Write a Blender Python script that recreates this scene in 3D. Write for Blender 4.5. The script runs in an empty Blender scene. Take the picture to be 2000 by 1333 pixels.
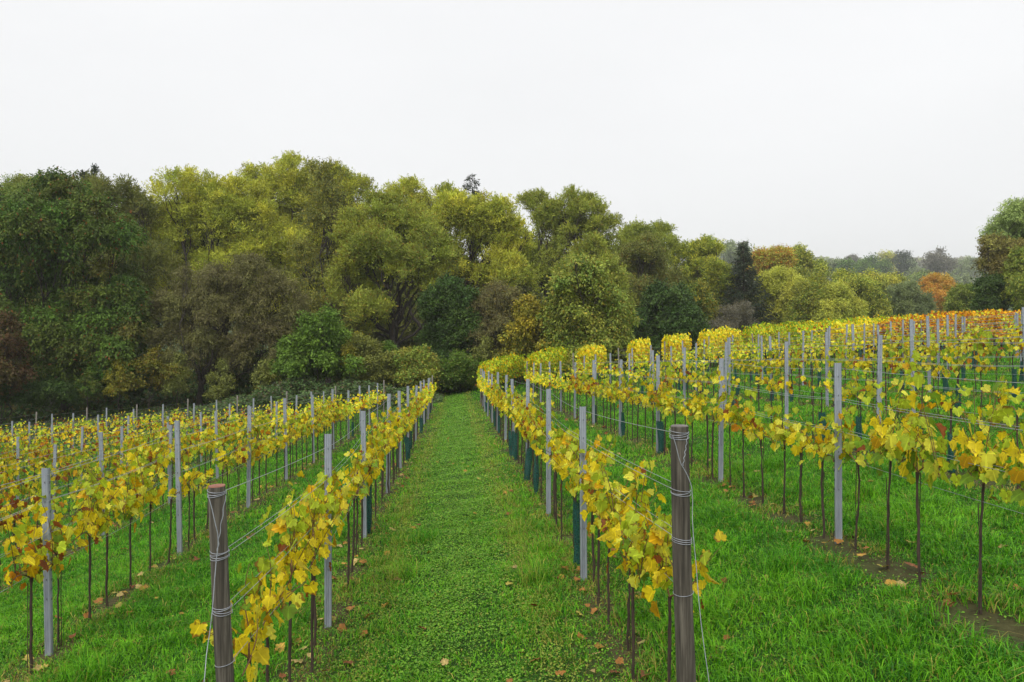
import bpy, math, random
import numpy as np
from mathutils import Vector, Matrix, Euler

R = math.radians
scene = bpy.context.scene
col = scene.collection
rng = np.random.default_rng(7)
random.seed(7)

# ------------------------------------------------------------------ camera
FPX = 1550.0            # focal length in pixels of the 2000 px wide photograph
YAW = R(4.06)           # camera looks this much to the right of the vine rows
HOR = 666.5
cam_d = bpy.data.cameras.new('camera')
cam_d.sensor_width = 36.0
cam_d.lens = 36.0 * FPX / 2000.0
cam_d.clip_start = 0.05
cam_d.clip_end = 4000
cam = bpy.data.objects.new('camera', cam_d)
cam.location = (0, 0, 0)
cam.rotation_euler = (R(90), 0, -YAW)
col.objects.link(cam)
scene.camera = cam

# ------------------------------------------------------------------ sky and light
SUN_EL, SUN_AZ = R(48), R(200)
w = bpy.data.worlds.new('World')
scene.world = w
w.use_nodes = True
nt = w.node_tree
nt.nodes.clear()
out = nt.nodes.new('ShaderNodeOutputWorld')
bg = nt.nodes.new('ShaderNodeBackground')
sky = nt.nodes.new('ShaderNodeTexSky')
sky.sky_type = 'NISHITA'
sky.sun_disc = False
sky.sun_elevation = SUN_EL
sky.sun_rotation = SUN_AZ
sky.dust_density = 6.0
hsv = nt.nodes.new('ShaderNodeHueSaturation')
hsv.inputs['Saturation'].default_value = 0.15
mixc = nt.nodes.new('ShaderNodeMix')
mixc.data_type = 'RGBA'
mixc.inputs[0].default_value = 0.9
# overcast cloud deck: pale grey with faint soft streaks
tc = nt.nodes.new('ShaderNodeTexCoord')
mp = nt.nodes.new('ShaderNodeMapping'); mp.inputs['Scale'].default_value = (1.0, 1.0, 3.5)
nz = nt.nodes.new('ShaderNodeTexNoise'); nz.inputs['Scale'].default_value = 1.4
nz.inputs['Detail'].default_value = 4; nz.inputs['Roughness'].default_value = 0.45
cr = nt.nodes.new('ShaderNodeValToRGB')
cr.color_ramp.elements[0].position = 0.3; cr.color_ramp.elements[1].position = 0.75
SKYL = 9.15
cr.color_ramp.elements[0].color = (0.82, 0.825, 0.84, 1)
cr.color_ramp.elements[1].color = (0.905, 0.908, 0.922, 1)
sc_ = nt.nodes.new('ShaderNodeVectorMath'); sc_.operation = 'SCALE'; sc_.inputs['Scale'].default_value = SKYL
nt.links.new(tc.outputs['Generated'], mp.inputs[0]); nt.links.new(mp.outputs[0], nz.inputs['Vector'])
nt.links.new(nz.outputs['Fac'], cr.inputs[0]); nt.links.new(cr.outputs[0], sc_.inputs[0])
nt.links.new(sky.outputs[0], hsv.inputs['Color'])
nt.links.new(hsv.outputs[0], mixc.inputs[6]); nt.links.new(sc_.outputs[0], mixc.inputs[7])
nt.links.new(mixc.outputs[2], bg.inputs['Color'])
bg.inputs['Strength'].default_value = 0.10
nt.links.new(bg.outputs[0], out.inputs[0])

sd = bpy.data.lights.new('sun', 'SUN')
sd.energy = 1.5
sd.angle = R(35)
sd.color = (1.0, 0.97, 0.92)
so = bpy.data.objects.new('sun', sd)
so.rotation_euler = Euler((R(90) - SUN_EL, 0, R(180) - SUN_AZ), 'XYZ')
col.objects.link(so)

vs = scene.view_settings
vs.view_transform = 'Standard'
vs.look = 'None'
vs.exposure = 0.42
vs.gamma = 1.0
cy = scene.cycles
cy.max_bounces = 5
cy.diffuse_bounces = 3
cy.glossy_bounces = 2
cy.transmission_bounces = 3
cy.transparent_max_bounces = 8
cy.volume_bounces = 1
cy.use_denoising = True
try:
    cy.denoising_prefilter = 'ACCURATE'
except Exception:
    pass


# ------------------------------------------------------------------ helpers
def ordn(n):
    L = ['zeroth', 'first', 'second', 'third', 'fourth', 'fifth', 'sixth', 'seventh', 'eighth', 'ninth', 'tenth',
         'eleventh', 'twelfth', 'thirteenth', 'fourteenth', 'fifteenth', 'sixteenth', 'seventeenth', 'eighteenth']
    return L[n]


def tag(o, label=None, cat=None, group=None, kind=None):
    if label: o['label'] = label
    if cat: o['category'] = cat
    if group: o['group'] = group
    if kind: o['kind'] = kind
    return o


def empty(name, loc, rz=0.0):
    o = bpy.data.objects.new(name, None)
    o.empty_display_size = 0.1
    o.location = loc
    o.rotation_euler = (0, 0, rz)
    col.objects.link(o)
    return o


def P(x, d):
    """world x, y of photograph column x at camera depth d"""
    u = (x - 1000.0) / FPX * d
    return (d * math.sin(YAW) + u * math.cos(YAW), d * math.cos(YAW) - u * math.sin(YAW))


def Z(y, d):
    return -(y - HOR) / FPX * d


def to_px(x, y, z):
    d = x * math.sin(YAW) + y * math.cos(YAW)
    u = x * math.cos(YAW) - y * math.sin(YAW)
    return 1000 + u / d * FPX, HOR - z / d * FPX, d


def make_mesh(name, V, faces, mat, colors=None, smooth=False):
    """faces: list of (n,k) int arrays; colors: (nfaces,3) per-face colour"""
    me = bpy.data.meshes.new(name)
    V = np.asarray(V, dtype=np.float32)
    faces = [np.asarray(f, dtype=np.int32) for f in faces if len(f)]
    me.vertices.add(len(V))
    me.vertices.foreach_set('co', V.ravel())
    loops = np.concatenate([f.ravel() for f in faces])
    tot = np.concatenate([np.full(len(f), f.shape[1], dtype=np.int32) for f in faces])
    start = np.concatenate([[0], np.cumsum(tot)[:-1]]).astype(np.int32)
    me.loops.add(len(loops))
    me.loops.foreach_set('vertex_index', loops)
    me.polygons.add(len(tot))
    me.polygons.foreach_set('loop_start', start)
    me.polygons.foreach_set('loop_total', tot)
    if smooth:
        me.polygons.foreach_set('use_smooth', np.ones(len(tot), dtype=bool))
    me.update(calc_edges=True)
    if colors is not None:
        a = me.attributes.new('tint', 'FLOAT_COLOR', 'FACE')
        c = np.ones((len(tot), 4), dtype=np.float32)
        c[:, :3] = colors
        a.data.foreach_set('color', c.ravel())
    if mat is not None:
        me.materials.append(mat)
    return me


def mobj(name, me, parent=None):
    o = bpy.data.objects.new(name, me)
    if parent is not None:
        o.parent = parent
    col.objects.link(o)
    return o


class MB:
    """collects shapes and builds one mesh"""
    def __init__(s):
        s.V = []; s.F = {}; s.C = {}; s.n = 0; s.E = []

    def add(s, V, F, c=None):
        V = np.asarray(V, dtype=np.float32); F = np.asarray(F, dtype=np.int32)
        k = F.shape[1]
        s.V.append(V); s.F.setdefault(k, []).append(F + s.n); s.n += len(V)
        if c is None: c = (0.5, 0.5, 0.5)
        c = np.asarray(c, dtype=np.float32)
        if c.ndim == 1: c = np.tile(c, (len(F), 1))
        s.C.setdefault(k, []).append(c)

    def mesh(s, name, mat, smooth=False):
        ks = sorted(s.F)
        me = make_mesh(name, np.concatenate(s.V), [np.concatenate(s.F[k]) for k in ks], mat,
                       np.concatenate([np.concatenate(s.C[k]) for k in ks]), smooth)
        if s.E:
            E = np.concatenate(s.E).astype(np.float32)
            if len(E) == len(me.vertices):
                me.attributes.new('leafpos', 'FLOAT_VECTOR', 'POINT').data.foreach_set('vector', E.ravel())
        return me

    def obj(s, name, mat, parent=None, smooth=False):
        return mobj(name, s.mesh(name, mat, smooth), parent)


def tube(pts, radii, sides=6, cap=True, ref=None):
    pts = np.asarray(pts, dtype=float)
    n = len(pts)
    radii = np.broadcast_to(np.asarray(radii, dtype=float), (n,))
    T = np.gradient(pts, axis=0)
    T /= np.linalg.norm(T, axis=1, keepdims=True) + 1e-9
    ref = np.array([1.0, 0.13, 0.07]) if ref is None else np.asarray(ref, float)
    U = np.cross(T, ref)
    bad = np.linalg.norm(U, axis=1) < 0.15
    U[bad] = np.cross(T[bad], np.array([0.1, 1.0, 0.05]))
    U /= np.linalg.norm(U, axis=1, keepdims=True) + 1e-9
    W = np.cross(T, U)
    a = np.linspace(0, 2 * math.pi, sides, endpoint=False)
    V = pts[:, None, :] + radii[:, None, None] * (np.cos(a)[None, :, None] * U[:, None, :] + np.sin(a)[None, :, None] * W[:, None, :])
    V = V.reshape(-1, 3)
    i = np.arange(n - 1)[:, None] * sides
    j = np.arange(sides)[None, :]
    j2 = (j + 1) % sides
    F = np.stack([i + j, i + j2, i + sides + j2, i + sides + j], axis=-1).reshape(-1, 4)
    return V, F


def unit(v):
    return v / (np.linalg.norm(v, axis=-1, keepdims=True) + 1e-9)


def diamonds(C, D, N, L, W, fold=0.0):
    """leaf-shaped quads: base at C, tip at C+D*L, plane normal about N"""
    D = unit(D)
    S = unit(np.cross(D, N))
    L = np.broadcast_to(np.asarray(L), (len(C),))[:, None]
    W = np.broadcast_to(np.asarray(W), (len(C),))[:, None]
    Nn = np.cross(S, D)
    a = C
    b = C + D * L * 0.45 + S * W * 0.5 + Nn * W * fold
    c = C + D * L
    d = C + D * L * 0.45 - S * W * 0.5 + Nn * W * fold
    V = np.stack([a, b, c, d], axis=1).reshape(-1, 3)
    F = np.arange(len(C) * 4).reshape(-1, 4)
    return V, F


def rand_dirs(n):
    return unit(rng.normal(size=(n, 3)))


def vnoise(x, y, s, seed=0):
    """cheap smooth 2-D noise in -1..1"""
    x = np.asarray(x) / s; y = np.asarray(y) / s
    r = np.random.default_rng(seed)
    t = 0
    for k in range(5):
        a, ph = r.uniform(0, 6.28, 2)
        f = r.uniform(0.6, 1.7)
        t = t + np.sin((x * math.cos(a) + y * math.sin(a)) * f * 3.0 + ph + 1.3 * np.sin((y * math.cos(a) - x * math.sin(a)) * f * 1.7 + ph * 2))
    return t / 5.0


# ------------------------------------------------------------------ terrain
AX = [-60, -24, -9.4, -6.7, -4, -1.3, 1.4, 4, 6.65, 9.3, 11.9, 20, 30, 60]
A_ = [-7.0, -5.5, -4.1, -3.62, -3.10, -2.9, -2.6, -2.15, -1.8, -1.45, -1.15, -0.45, 0.15, 1.2]
E_ = [-7.2, -5.85, -4.75, -4.5, -4.15, -3.85, -3.5, -3.15, -2.75, -2.35, -2.0, -1.2, -0.55, 0.6]


def ground(x, y):
    x = np.asarray(x, dtype=float); y = np.asarray(y, dtype=float)
    a = np.interp(x, AX, A_); e = np.interp(x, AX, E_)
    t = np.clip((y - 13) / 31.0, 0, 1)
    z = a + (e - a) * t
    # bank the photographer stands on
    b = np.clip((4.4 - y) / 4.4, 0, 1)
    z = z * (1 - b) + (-1.62 + x * 0.05) * b
    # flattening beyond the rows, field on the right carries on then drops
    f = np.clip((y - 52) / 40.0, 0, 1)
    f = f * f * (3 - 2 * f)
    far = np.interp(x, [-200, -60, 0, 15, 40, 90], [-6.5, -5.5, -4.2, -4.0, -3.0, -1.5])
    delay = np.clip((x - 8) / 20.0, 0, 1)
    f2 = np.clip((y - 75) / 45.0, 0, 1); f2 = f2 * f2 * (3 - 2 * f2)
    f = f * (1 - delay) + f2 * delay
    z = z * (1 - f) + far * f
    # far hill
    z = z + np.interp(y, [0, 150, 320, 640, 1100, 1800, 3400], [0, 0, 8, 38, 80, 165, 172]) * (1 + 0.07 * vnoise(x, y * 0.3, 420, 3))
    z = z + 0.03 * vnoise(x, y, 1.9, 1) + 0.05 * vnoise(x, y, 6.0, 2)
    return z


def G(x, y):
    return float(ground(x, y))


# ------------------------------------------------------------------ materials
def nodemat(name):
    m = bpy.data.materials.new(name)
    m.use_nodes = True
    t = m.node_tree
    t.nodes.clear()
    o = t.nodes.new('ShaderNodeOutputMaterial')
    return m, t, o


def leaf_mat(name, transl=0.35, rough=0.5, spot=0.0, spotcol=(0.16, 0.05, 0.015), var=0.25, vscale=6.0, spec=0.35):
    m, t, o = nodemat(name)
    at = t.nodes.new('ShaderNodeAttribute'); at.attribute_name = 'tint'
    geo = t.nodes.new('ShaderNodeTexCoord')
    n = t.nodes.new('ShaderNodeTexNoise'); n.inputs['Scale'].default_value = vscale; n.inputs['Detail'].default_value = 3
    t.links.new(geo.outputs['Object'], n.inputs['Vector'])
    mr = t.nodes.new('ShaderNodeMapRange')
    mr.inputs[1].default_value = 0.25; mr.inputs[2].default_value = 0.75
    mr.inputs[3].default_value = 1 - var; mr.inputs[4].default_value = 1 + var
    t.links.new(n.outputs['Fac'], mr.inputs[0])
    sc = t.nodes.new('ShaderNodeVectorMath'); sc.operation = 'SCALE'
    t.links.new(at.outputs['Color'], sc.inputs[0]); t.links.new(mr.outputs[0], sc.inputs['Scale'])
    c = sc.outputs[0]
    if spot > 0:
        n2 = t.nodes.new('ShaderNodeTexNoise'); n2.inputs['Scale'].default_value = 26; n2.inputs['Detail'].default_value = 5
        n2.inputs['Roughness'].default_value = 0.65
        t.links.new(geo.outputs['Object'], n2.inputs['Vector'])
        mr2 = t.nodes.new('ShaderNodeMapRange')
        mr2.inputs[1].default_value = 0.57; mr2.inputs[2].default_value = 0.66
        mr2.inputs[3].default_value = 0; mr2.inputs[4].default_value = spot
        t.links.new(n2.outputs['Fac'], mr2.inputs[0])
        mx = t.nodes.new('ShaderNodeMix'); mx.data_type = 'RGBA'
        mx.inputs[7].default_value = (*spotcol, 1)
        t.links.new(mr2.outputs[0], mx.inputs[0]); t.links.new(c, mx.inputs[6])
        c = mx.outputs[2]
    if spot > 0:
        # scorched brown margins and paler veins, placed by each leaf's own coordinates
        la = t.nodes.new('ShaderNodeAttribute'); la.attribute_name = 'leafpos'
        sx = t.nodes.new('ShaderNodeSeparateXYZ'); t.links.new(la.outputs['Vector'], sx.inputs[0])
        n3 = t.nodes.new('ShaderNodeTexNoise'); n3.inputs['Scale'].default_value = 9; n3.inputs['Detail'].default_value = 3
        t.links.new(geo.outputs['Object'], n3.inputs['Vector'])
        ad = t.nodes.new('ShaderNodeMath'); ad.operation = 'MULTIPLY_ADD'; ad.inputs[1].default_value = 2.2
        t.links.new(n3.outputs['Fac'], ad.inputs[0]); t.links.new(sx.outputs['Z'], ad.inputs[2])
        mr3 = t.nodes.new('ShaderNodeMapRange'); mr3.inputs[1].default_value = 2.08; mr3.inputs[2].default_value = 2.3
        mr3.inputs[4].default_value = 0.85
        t.links.new(ad.outputs[0], mr3.inputs[0])
        mx3 = t.nodes.new('ShaderNodeMix'); mx3.data_type = 'RGBA'; mx3.inputs[7].default_value = (0.20, 0.07, 0.018, 1)
        t.links.new(mr3.outputs[0], mx3.inputs[0]); t.links.new(c, mx3.inputs[6]); c = mx3.outputs[2]
        an = t.nodes.new('ShaderNodeMath'); an.operation = 'ARCTAN2'
        t.links.new(sx.outputs['X'], an.inputs[0]); t.links.new(sx.outputs['Y'], an.inputs[1])
        ml = t.nodes.new('ShaderNodeMath'); ml.operation = 'MULTIPLY'; ml.inputs[1].default_value = 3.9
        t.links.new(an.outputs[0], ml.inputs[0])
        co = t.nodes.new('ShaderNodeMath'); co.operation = 'COSINE'; t.links.new(ml.outputs[0], co.inputs[0])
        mr4 = t.nodes.new('ShaderNodeMapRange'); mr4.inputs[1].default_value = 0.9; mr4.inputs[2].default_value = 1.0
        mr4.inputs[3].default_value = 0.93; mr4.inputs[4].default_value = 1.35
        t.links.new(co.outputs[0], mr4.inputs[0])
        s4 = t.nodes.new('ShaderNodeVectorMath'); s4.operation = 'SCALE'
        t.links.new(c, s4.inputs[0]); t.links.new(mr4.outputs[0], s4.inputs['Scale']); c = s4.outputs[0]
    p = t.nodes.new('ShaderNodeBsdfPrincipled')
    p.inputs['Roughness'].default_value = rough
    p.inputs['Specular IOR Level'].default_value = spec
    tr = t.nodes.new('ShaderNodeBsdfTranslucent')
    mix = t.nodes.new('ShaderNodeMixShader'); mix.inputs[0].default_value = transl
    t.links.new(c, p.inputs['Base Color']); t.links.new(c, tr.inputs['Color'])
    t.links.new(p.outputs[0], mix.inputs[1]); t.links.new(tr.outputs[0], mix.inputs[2])
    t.links.new(mix.outputs[0], o.inputs[0])
    return m


def surf_mat(name, c1, c2, scale=8.0, rough=0.8, metal=0.0, stretch=(1, 1, 1), bump=0.3, dist=0.01, detail=6, attr=False, c3=None):
    m, t, o = nodemat(name)
    tc = t.nodes.new('ShaderNodeTexCoord')
    mp = t.nodes.new('ShaderNodeMapping'); mp.inputs['Scale'].default_value = stretch
    n = t.nodes.new('ShaderNodeTexNoise'); n.inputs['Scale'].default_value = scale; n.inputs['Detail'].default_value = detail
    n.inputs['Roughness'].default_value = 0.65
    t.links.new(tc.outputs['Object'], mp.inputs[0]); t.links.new(mp.outputs[0], n.inputs['Vector'])
    r = t.nodes.new('ShaderNodeValToRGB')
    r.color_ramp.elements[0].color = (*c1, 1); r.color_ramp.elements[1].color = (*c2, 1)
    r.color_ramp.elements[0].position = 0.32; r.color_ramp.elements[1].position = 0.68
    if c3:
        e = r.color_ramp.elements.new(0.5); e.color = (*c3, 1)
    t.links.new(n.outputs['Fac'], r.inputs[0])
    p = t.nodes.new('ShaderNodeBsdfPrincipled')
    p.inputs['Roughness'].default_value = rough
    p.inputs['Metallic'].default_value = metal
    cc = r.outputs[0]
    if attr:
        at = t.nodes.new('ShaderNodeAttribute'); at.attribute_name = 'tint'
        mu = t.nodes.new('ShaderNodeVectorMath'); mu.operation = 'MULTIPLY'
        t.links.new(cc, mu.inputs[0]); t.links.new(at.outputs['Color'], mu.inputs[1]); cc = mu.outputs[0]
    t.links.new(cc, p.inputs['Base Color'])
    if bump:
        b = t.nodes.new('ShaderNodeBump'); b.inputs['Strength'].default_value = bump; b.inputs['Distance'].default_value = dist
        t.links.new(n.outputs['Fac'], b.inputs['Height']); t.links.new(b.outputs[0], p.inputs['Normal'])
    t.links.new(p.outputs[0], o.inputs[0])
    return m


M_vine = leaf_mat('vine_leaf', 0.46, 0.5, spot=0.7, var=0.22, vscale=14, spec=0.2)
M_crown = leaf_mat('tree_leaf', 0.20, 0.55, var=0.18, vscale=0.9, spec=0.15)
M_grass = leaf_mat('grass_blade', 0.32, 0.45, var=0.2, vscale=3.0, spec=0.22)
M_litter = leaf_mat('dead_leaf', 0.2, 0.6, spot=0.5, var=0.3, vscale=30)
M_bark = surf_mat('bark', (0.018, 0.014, 0.011), (0.07, 0.055, 0.042), 5, 0.9, stretch=(3, 3, 0.7), bump=0.6, dist=0.05, attr=False)
M_barkpale = surf_mat('pale_bark', (0.10, 0.09, 0.075), (0.24, 0.22, 0.19), 5, 0.9, stretch=(3, 3, 0.7), bump=0.5, dist=0.04)
M_vinewood = surf_mat('vine_wood', (0.022, 0.014, 0.010), (0.085, 0.055, 0.038), 40, 0.85, stretch=(1, 1, 0.25), bump=0.6, dist=0.004)
M_cane = surf_mat('vine_cane', (0.10, 0.035, 0.02), (0.22, 0.11, 0.045), 30, 0.7, bump=0.2, dist=0.002)
M_metal = surf_mat('galvanised_steel', (0.20, 0.22, 0.255), (0.40, 0.44, 0.49), 14, 0.55, metal=0.25, stretch=(1, 1, 0.3), bump=0.05, dist=0.002)
M_hook = surf_mat('dark_slot', (0.06, 0.065, 0.07), (0.10, 0.11, 0.12), 30, 0.6)
M_wire = surf_mat('zinc_wire', (0.26, 0.28, 0.31), (0.44, 0.46, 0.49), 20, 0.4, metal=0.35, bump=0)
M_wood = surf_mat('weathered_wood', (0.024, 0.020, 0.014), (0.185, 0.165, 0.128), 34, 0.9, stretch=(1, 1, 0.045), bump=1.0, dist=0.012, c3=(0.080, 0.069, 0.052))
M_woodtop = surf_mat('sawn_wood', (0.22, 0.085, 0.055), (0.33, 0.15, 0.10), 30, 0.8, bump=0.3, dist=0.003)
M_greytop = surf_mat('grey_sawn_wood', (0.10, 0.085, 0.075), (0.20, 0.18, 0.16), 30, 0.8, bump=0.3, dist=0.003)


def net_mat():
    m, t, o = nodemat('green_netting')
    tc = t.nodes.new('ShaderNodeTexCoord')
    sx = t.nodes.new('ShaderNodeSeparateXYZ'); t.links.new(tc.outputs['Object'], sx.inputs[0])
    n = t.nodes.new('ShaderNodeTexNoise'); n.inputs['Scale'].default_value = 60; n.inputs['Detail'].default_value = 1
    t.links.new(tc.outputs['Object'], n.inputs['Vector'])
    mr = t.nodes.new('ShaderNodeMapRange'); mr.inputs[1].default_value = 0.40; mr.inputs[2].default_value = 0.5
    mr.inputs[3].default_value = 0.35; mr.inputs[4].default_value = 1.0
    t.links.new(n.outputs['Fac'], mr.inputs[0])
    p = t.nodes.new('ShaderNodeBsdfPrincipled'); p.inputs['Base Color'].default_value = (0.006, 0.070, 0.055, 1)
    p.inputs['Roughness'].default_value = 0.6
    tr = t.nodes.new('ShaderNodeBsdfTransparent')
    mx = t.nodes.new('ShaderNodeMixShader')
    t.links.new(mr.outputs[0], mx.inputs[0]); t.links.new(tr.outputs[0], mx.inputs[1]); t.links.new(p.outputs[0], mx.inputs[2])
    t.links.new(mx.outputs[0], o.inputs[0])
    return m


M_net = net_mat()


def ground_mat():
    m, t, o = nodemat('turf_soil')
    at = t.nodes.new('ShaderNodeAttribute'); at.attribute_name = 'tint'
    geo = t.nodes.new('ShaderNodeNewGeometry')
    n = t.nodes.new('ShaderNodeTexNoise'); n.inputs['Scale'].default_value = 9; n.inputs['Detail'].default_value = 8
    n.inputs['Roughness'].default_value = 0.7
    t.links.new(geo.outputs['Position'], n.inputs['Vector'])
    mr = t.nodes.new('ShaderNodeMapRange'); mr.inputs[1].default_value = 0.3; mr.inputs[2].default_value = 0.7
    mr.inputs[3].default_value = 0.55; mr.inputs[4].default_value = 1.4
    t.links.new(n.outputs['Fac'], mr.inputs[0])
    sc = t.nodes.new('ShaderNodeVectorMath'); sc.operation = 'SCALE'
    t.links.new(at.outputs['Color'], sc.inputs[0]); t.links.new(mr.outputs[0], sc.inputs['Scale'])
    p = t.nodes.new('ShaderNodeBsdfPrincipled'); p.inputs['Roughness'].default_value = 0.95
    p.inputs['Specular IOR Level'].default_value = 0.15
    b = t.nodes.new('ShaderNodeBump'); b.inputs['Strength'].default_value = 0.6; b.inputs['Distance'].default_value = 0.05
    t.links.new(n.outputs['Fac'], b.inputs['Height']); t.links.new(b.outputs[0], p.inputs['Normal'])
    t.links.new(sc.outputs[0], p.inputs['Base Color'])
    t.links.new(p.outputs[0], o.inputs[0])
    return m


# ------------------------------------------------------------------ ground sheet
ROWS_X = {}
for k in range(1, 13):
    ROWS_X[('R', k)] = 1.4 + 2.63 * (k - 1)
for k in range(1, 11):
    ROWS_X[('L', k)] = -1.32 - 2.68 * (k - 1)
allx = np.array(sorted(ROWS_X.values()))
Y0, BAY = 8.25, 3.65
YEND = Y0 + BAY * 10        # far end posts


def row_strip(x):
    """1 close to a vine row, 0 in the lane"""
    d = np.min(np.abs(np.asarray(x)[..., None] - allx), axis=-1)
    return np.exp(-(d / 0.28) ** 2)


def axis(segs):
    out_ = []
    for a, b, s in segs:
        out_.append(np.arange(a, b, s))
    return np.concatenate(out_ + [[segs[-1][1]]])


gx = axis([(-3300, -1600, 200), (-1600, -300, 100), (-300, -60, 20), (-60, -14, 2), (-14, 16, 0.3), (16, 60, 2), (60, 300, 20), (300, 1600, 100), (1600, 3300, 200)])
gy = axis([(-60, -6, 6), (-6, 30, 0.3), (30, 60, 1), (60, 200, 5), (200, 900, 25), (900, 3400, 100)])
XX, YY = np.meshgrid(gx, gy)
ZZ = ground(XX, YY)
V = np.stack([XX, YY, ZZ], -1).reshape(-1, 3)
ny, nx = XX.shape
i = np.arange(ny - 1)[:, None] * nx + np.arange(nx - 1)[None, :]
F = np.stack([i, i + 1, i + nx + 1, i + nx], -1).reshape(-1, 4)
fc = V[F].mean(axis=1)
gcol = np.tile(np.array([0.028, 0.070, 0.010]), (len(F), 1))
st = row_strip(fc[:, 0])[:, None] * ((fc[:, 1] < 47) & (fc[:, 1] > 4))[:, None] * 0.75
gcol = gcol * (1 - st) + np.array([0.095, 0.065, 0.035]) * st
# wood floor beyond the headland on the left and middle
wf = np.clip((fc[:, 1] - (57 + np.clip(fc[:, 0] - 5, 0, 60) * 0.9)) / 3, 0, 1)[:, None]
gcol = gcol * (1 - wf) + np.array([0.030, 0.034, 0.014]) * wf
hf = np.clip((fc[:, 1] - 150) / 50, 0, 1)[:, None]
gcol = gcol * (1 - hf) + np.array([0.045, 0.085, 0.025]) * hf
gme = make_mesh('ground', V, [F], ground_mat(), gcol, smooth=True)
tag(mobj('ground', gme), kind='structure')


# ------------------------------------------------------------------ grass
def in_view(x, y, z, m=60):
    px, py, d = to_px(x, y, z)
    return (d > 1) & (px > -m) & (px < 2000 + m) & (py < 1333 + m)


def scatter(n, ymin, ymax):
    """points spread over the part of the slope the photograph can see, even per m2"""
    y = np.sqrt(rng.uniform(ymin ** 2, ymax ** 2, n))
    a0, a1 = -0.64, 0.78
    x = y * rng.uniform(a0, a1, n)
    return x, y


def lane_clover(x, y):
    c = np.exp(-((x - 0.05 + 0.12 * np.sin(y * 0.7)) / 0.75) ** 2)
    return c


def blades(x, y, h, wd, colr, lean=0.5):
    n = len(x)
    z = ground(x, y) - 0.005
    base = np.stack([x, y, z], -1)
    a = rng.uniform(0, 6.283, n)
    dr = np.stack([np.cos(a), np.sin(a), np.zeros(n)], -1)
    b = rng.uniform(0, 6.283, n)
    s = np.stack([np.cos(b), np.sin(b), np.zeros(n)], -1)
    le = (rng.uniform(0.1, 1.0, n) * lean)[:, None]
    h = h[:, None]; wd = wd[:, None]
    mid = base + dr * h * le * 0.35 + np.array([0, 0, 1]) * h * 0.6
    tip = base + dr * h * le * 1.15 + np.array([0, 0, 1]) * h * (1.0 - 0.35 * le)
    V = np.stack([base - s * wd * .5, base + s * wd * .5, mid + s * wd * .42, mid - s * wd * .42, tip], 1).reshape(-1, 3)
    k = np.arange(n)[:, None] * 5
    Q = k + np.array([[0, 1, 2, 3]])
    T = k + np.array([[3, 2, 4]])
    return V, Q, T, colr


def grass_color(x, y, n):
    g1 = np.array([0.070, 0.30, 0.010]); g2 = np.array([0.21, 0.52, 0.018]); g3 = np.array([0.46, 0.40, 0.08]); g4 = np.array([0.024, 0.14, 0.007])
    t = np.clip(0.5 + 0.6 * vnoise(x, y, 2.3, 11) + .35 * vnoise(x, y, .6, 12) + rng.normal(0, .25, n), 0, 1)[:, None]
    c = g1 * (1 - t) + g2 * t
    dk = (rng.random(n) < 0.25)[:, None]
    c = np.where(dk, g4, c)
    # trodden wheel tracks in the central lane and dry blades by the rows
    tr = np.exp(-((np.abs(x - 0.0) - 0.82) / 0.2) ** 2) * (0.65 + 0.5 * vnoise(x, y, 2.0, 5)) * (np.abs(x) < 1.3)
    tk = (rng.random(n) < 0.75 * tr)[:, None]
    c = np.where(tk, np.array([0.30, 0.42, 0.045]) * rng.uniform(.7, 1.1, (n, 1)), c)
    pr = 0.05 + 0.42 * row_strip(x) * (y < 46) * (0.7 + .6 * vnoise(x, y, 1.1, 77)) + 0.10 * tr
    dry = (rng.random(n) < pr)[:, None]
    c = np.where(dry, g3 * rng.uniform(0.5, 1.1, (n, 1)), c)
    lane = (np.exp(-(x / 1.2) ** 4) * np.clip((y - 9) / 20, 0, 1))[:, None]
    c = c * (1 + lane * np.array([.45, .18, .2]))
    return c * rng.uniform(0.75, 1.25, (n, 1))


gb = MB()


def add_grass(n, y0, y1, hs, ws, fi_=3.0, fo_=3.0):
    x, y = scatter(n, y0, y1)
    strip = row_strip(x) * (y < 46)
    bare = np.clip(vnoise(x, y, 0.9, 21) * 0.8 + 0.2, 0, 1) * strip
    keep = rng.random(n) > np.clip(bare * 1.9 + .12 * strip, 0, 0.97)
    keep &= in_view(x, y, ground(x, y), 120)
    inlane = lane_clover(x, y)
    keep &= rng.random(n) > inlane * 0.5 * (y < 50)
    keep &= rng.random(n) < np.clip((y1 - y) / fo_, 0, 1)
    if y0 > 5: keep &= rng.random(n) < np.clip((y - y0) / fi_, 0, 1)
    x, y, inlane, strip = x[keep], y[keep], inlane[keep], strip[keep]
    n = len(x)
    tall = 0.72 + 0.55 * vnoise(x, y, 1.6, 4) + 0.55 * vnoise(x, y, 0.42, 9)
    h = hs * np.clip(tall, 0.3, 1.7) * rng.uniform(0.55, 1.25, n) * (1 - 0.62 * inlane * (y < 60)) * (1 - .25 * strip)
    wd = ws * rng.uniform(0.6, 1.25, n)
    V, Q, T, c = blades(x, y, h, wd, grass_color(x, y, n), 1.5)
    gb.V.append(V); gb.F.setdefault(4, []).append(Q + gb.n); gb.F.setdefault(3, []).append(T + gb.n); gb.n += len(V)
    gb.C.setdefault(4, []).append(c); gb.C.setdefault(3, []).append(c)


add_grass(390000, 4.4, 14.5, 0.15, 0.0085, 1, 3.5)
add_grass(290000, 11, 27, 0.14, 0.013, 3.5, 5)
add_grass(190000, 22, 52, 0.14, 0.024, 5, 5)
add_grass(50000, 47, 70, 0.15, 0.04, 5, 3)
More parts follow.
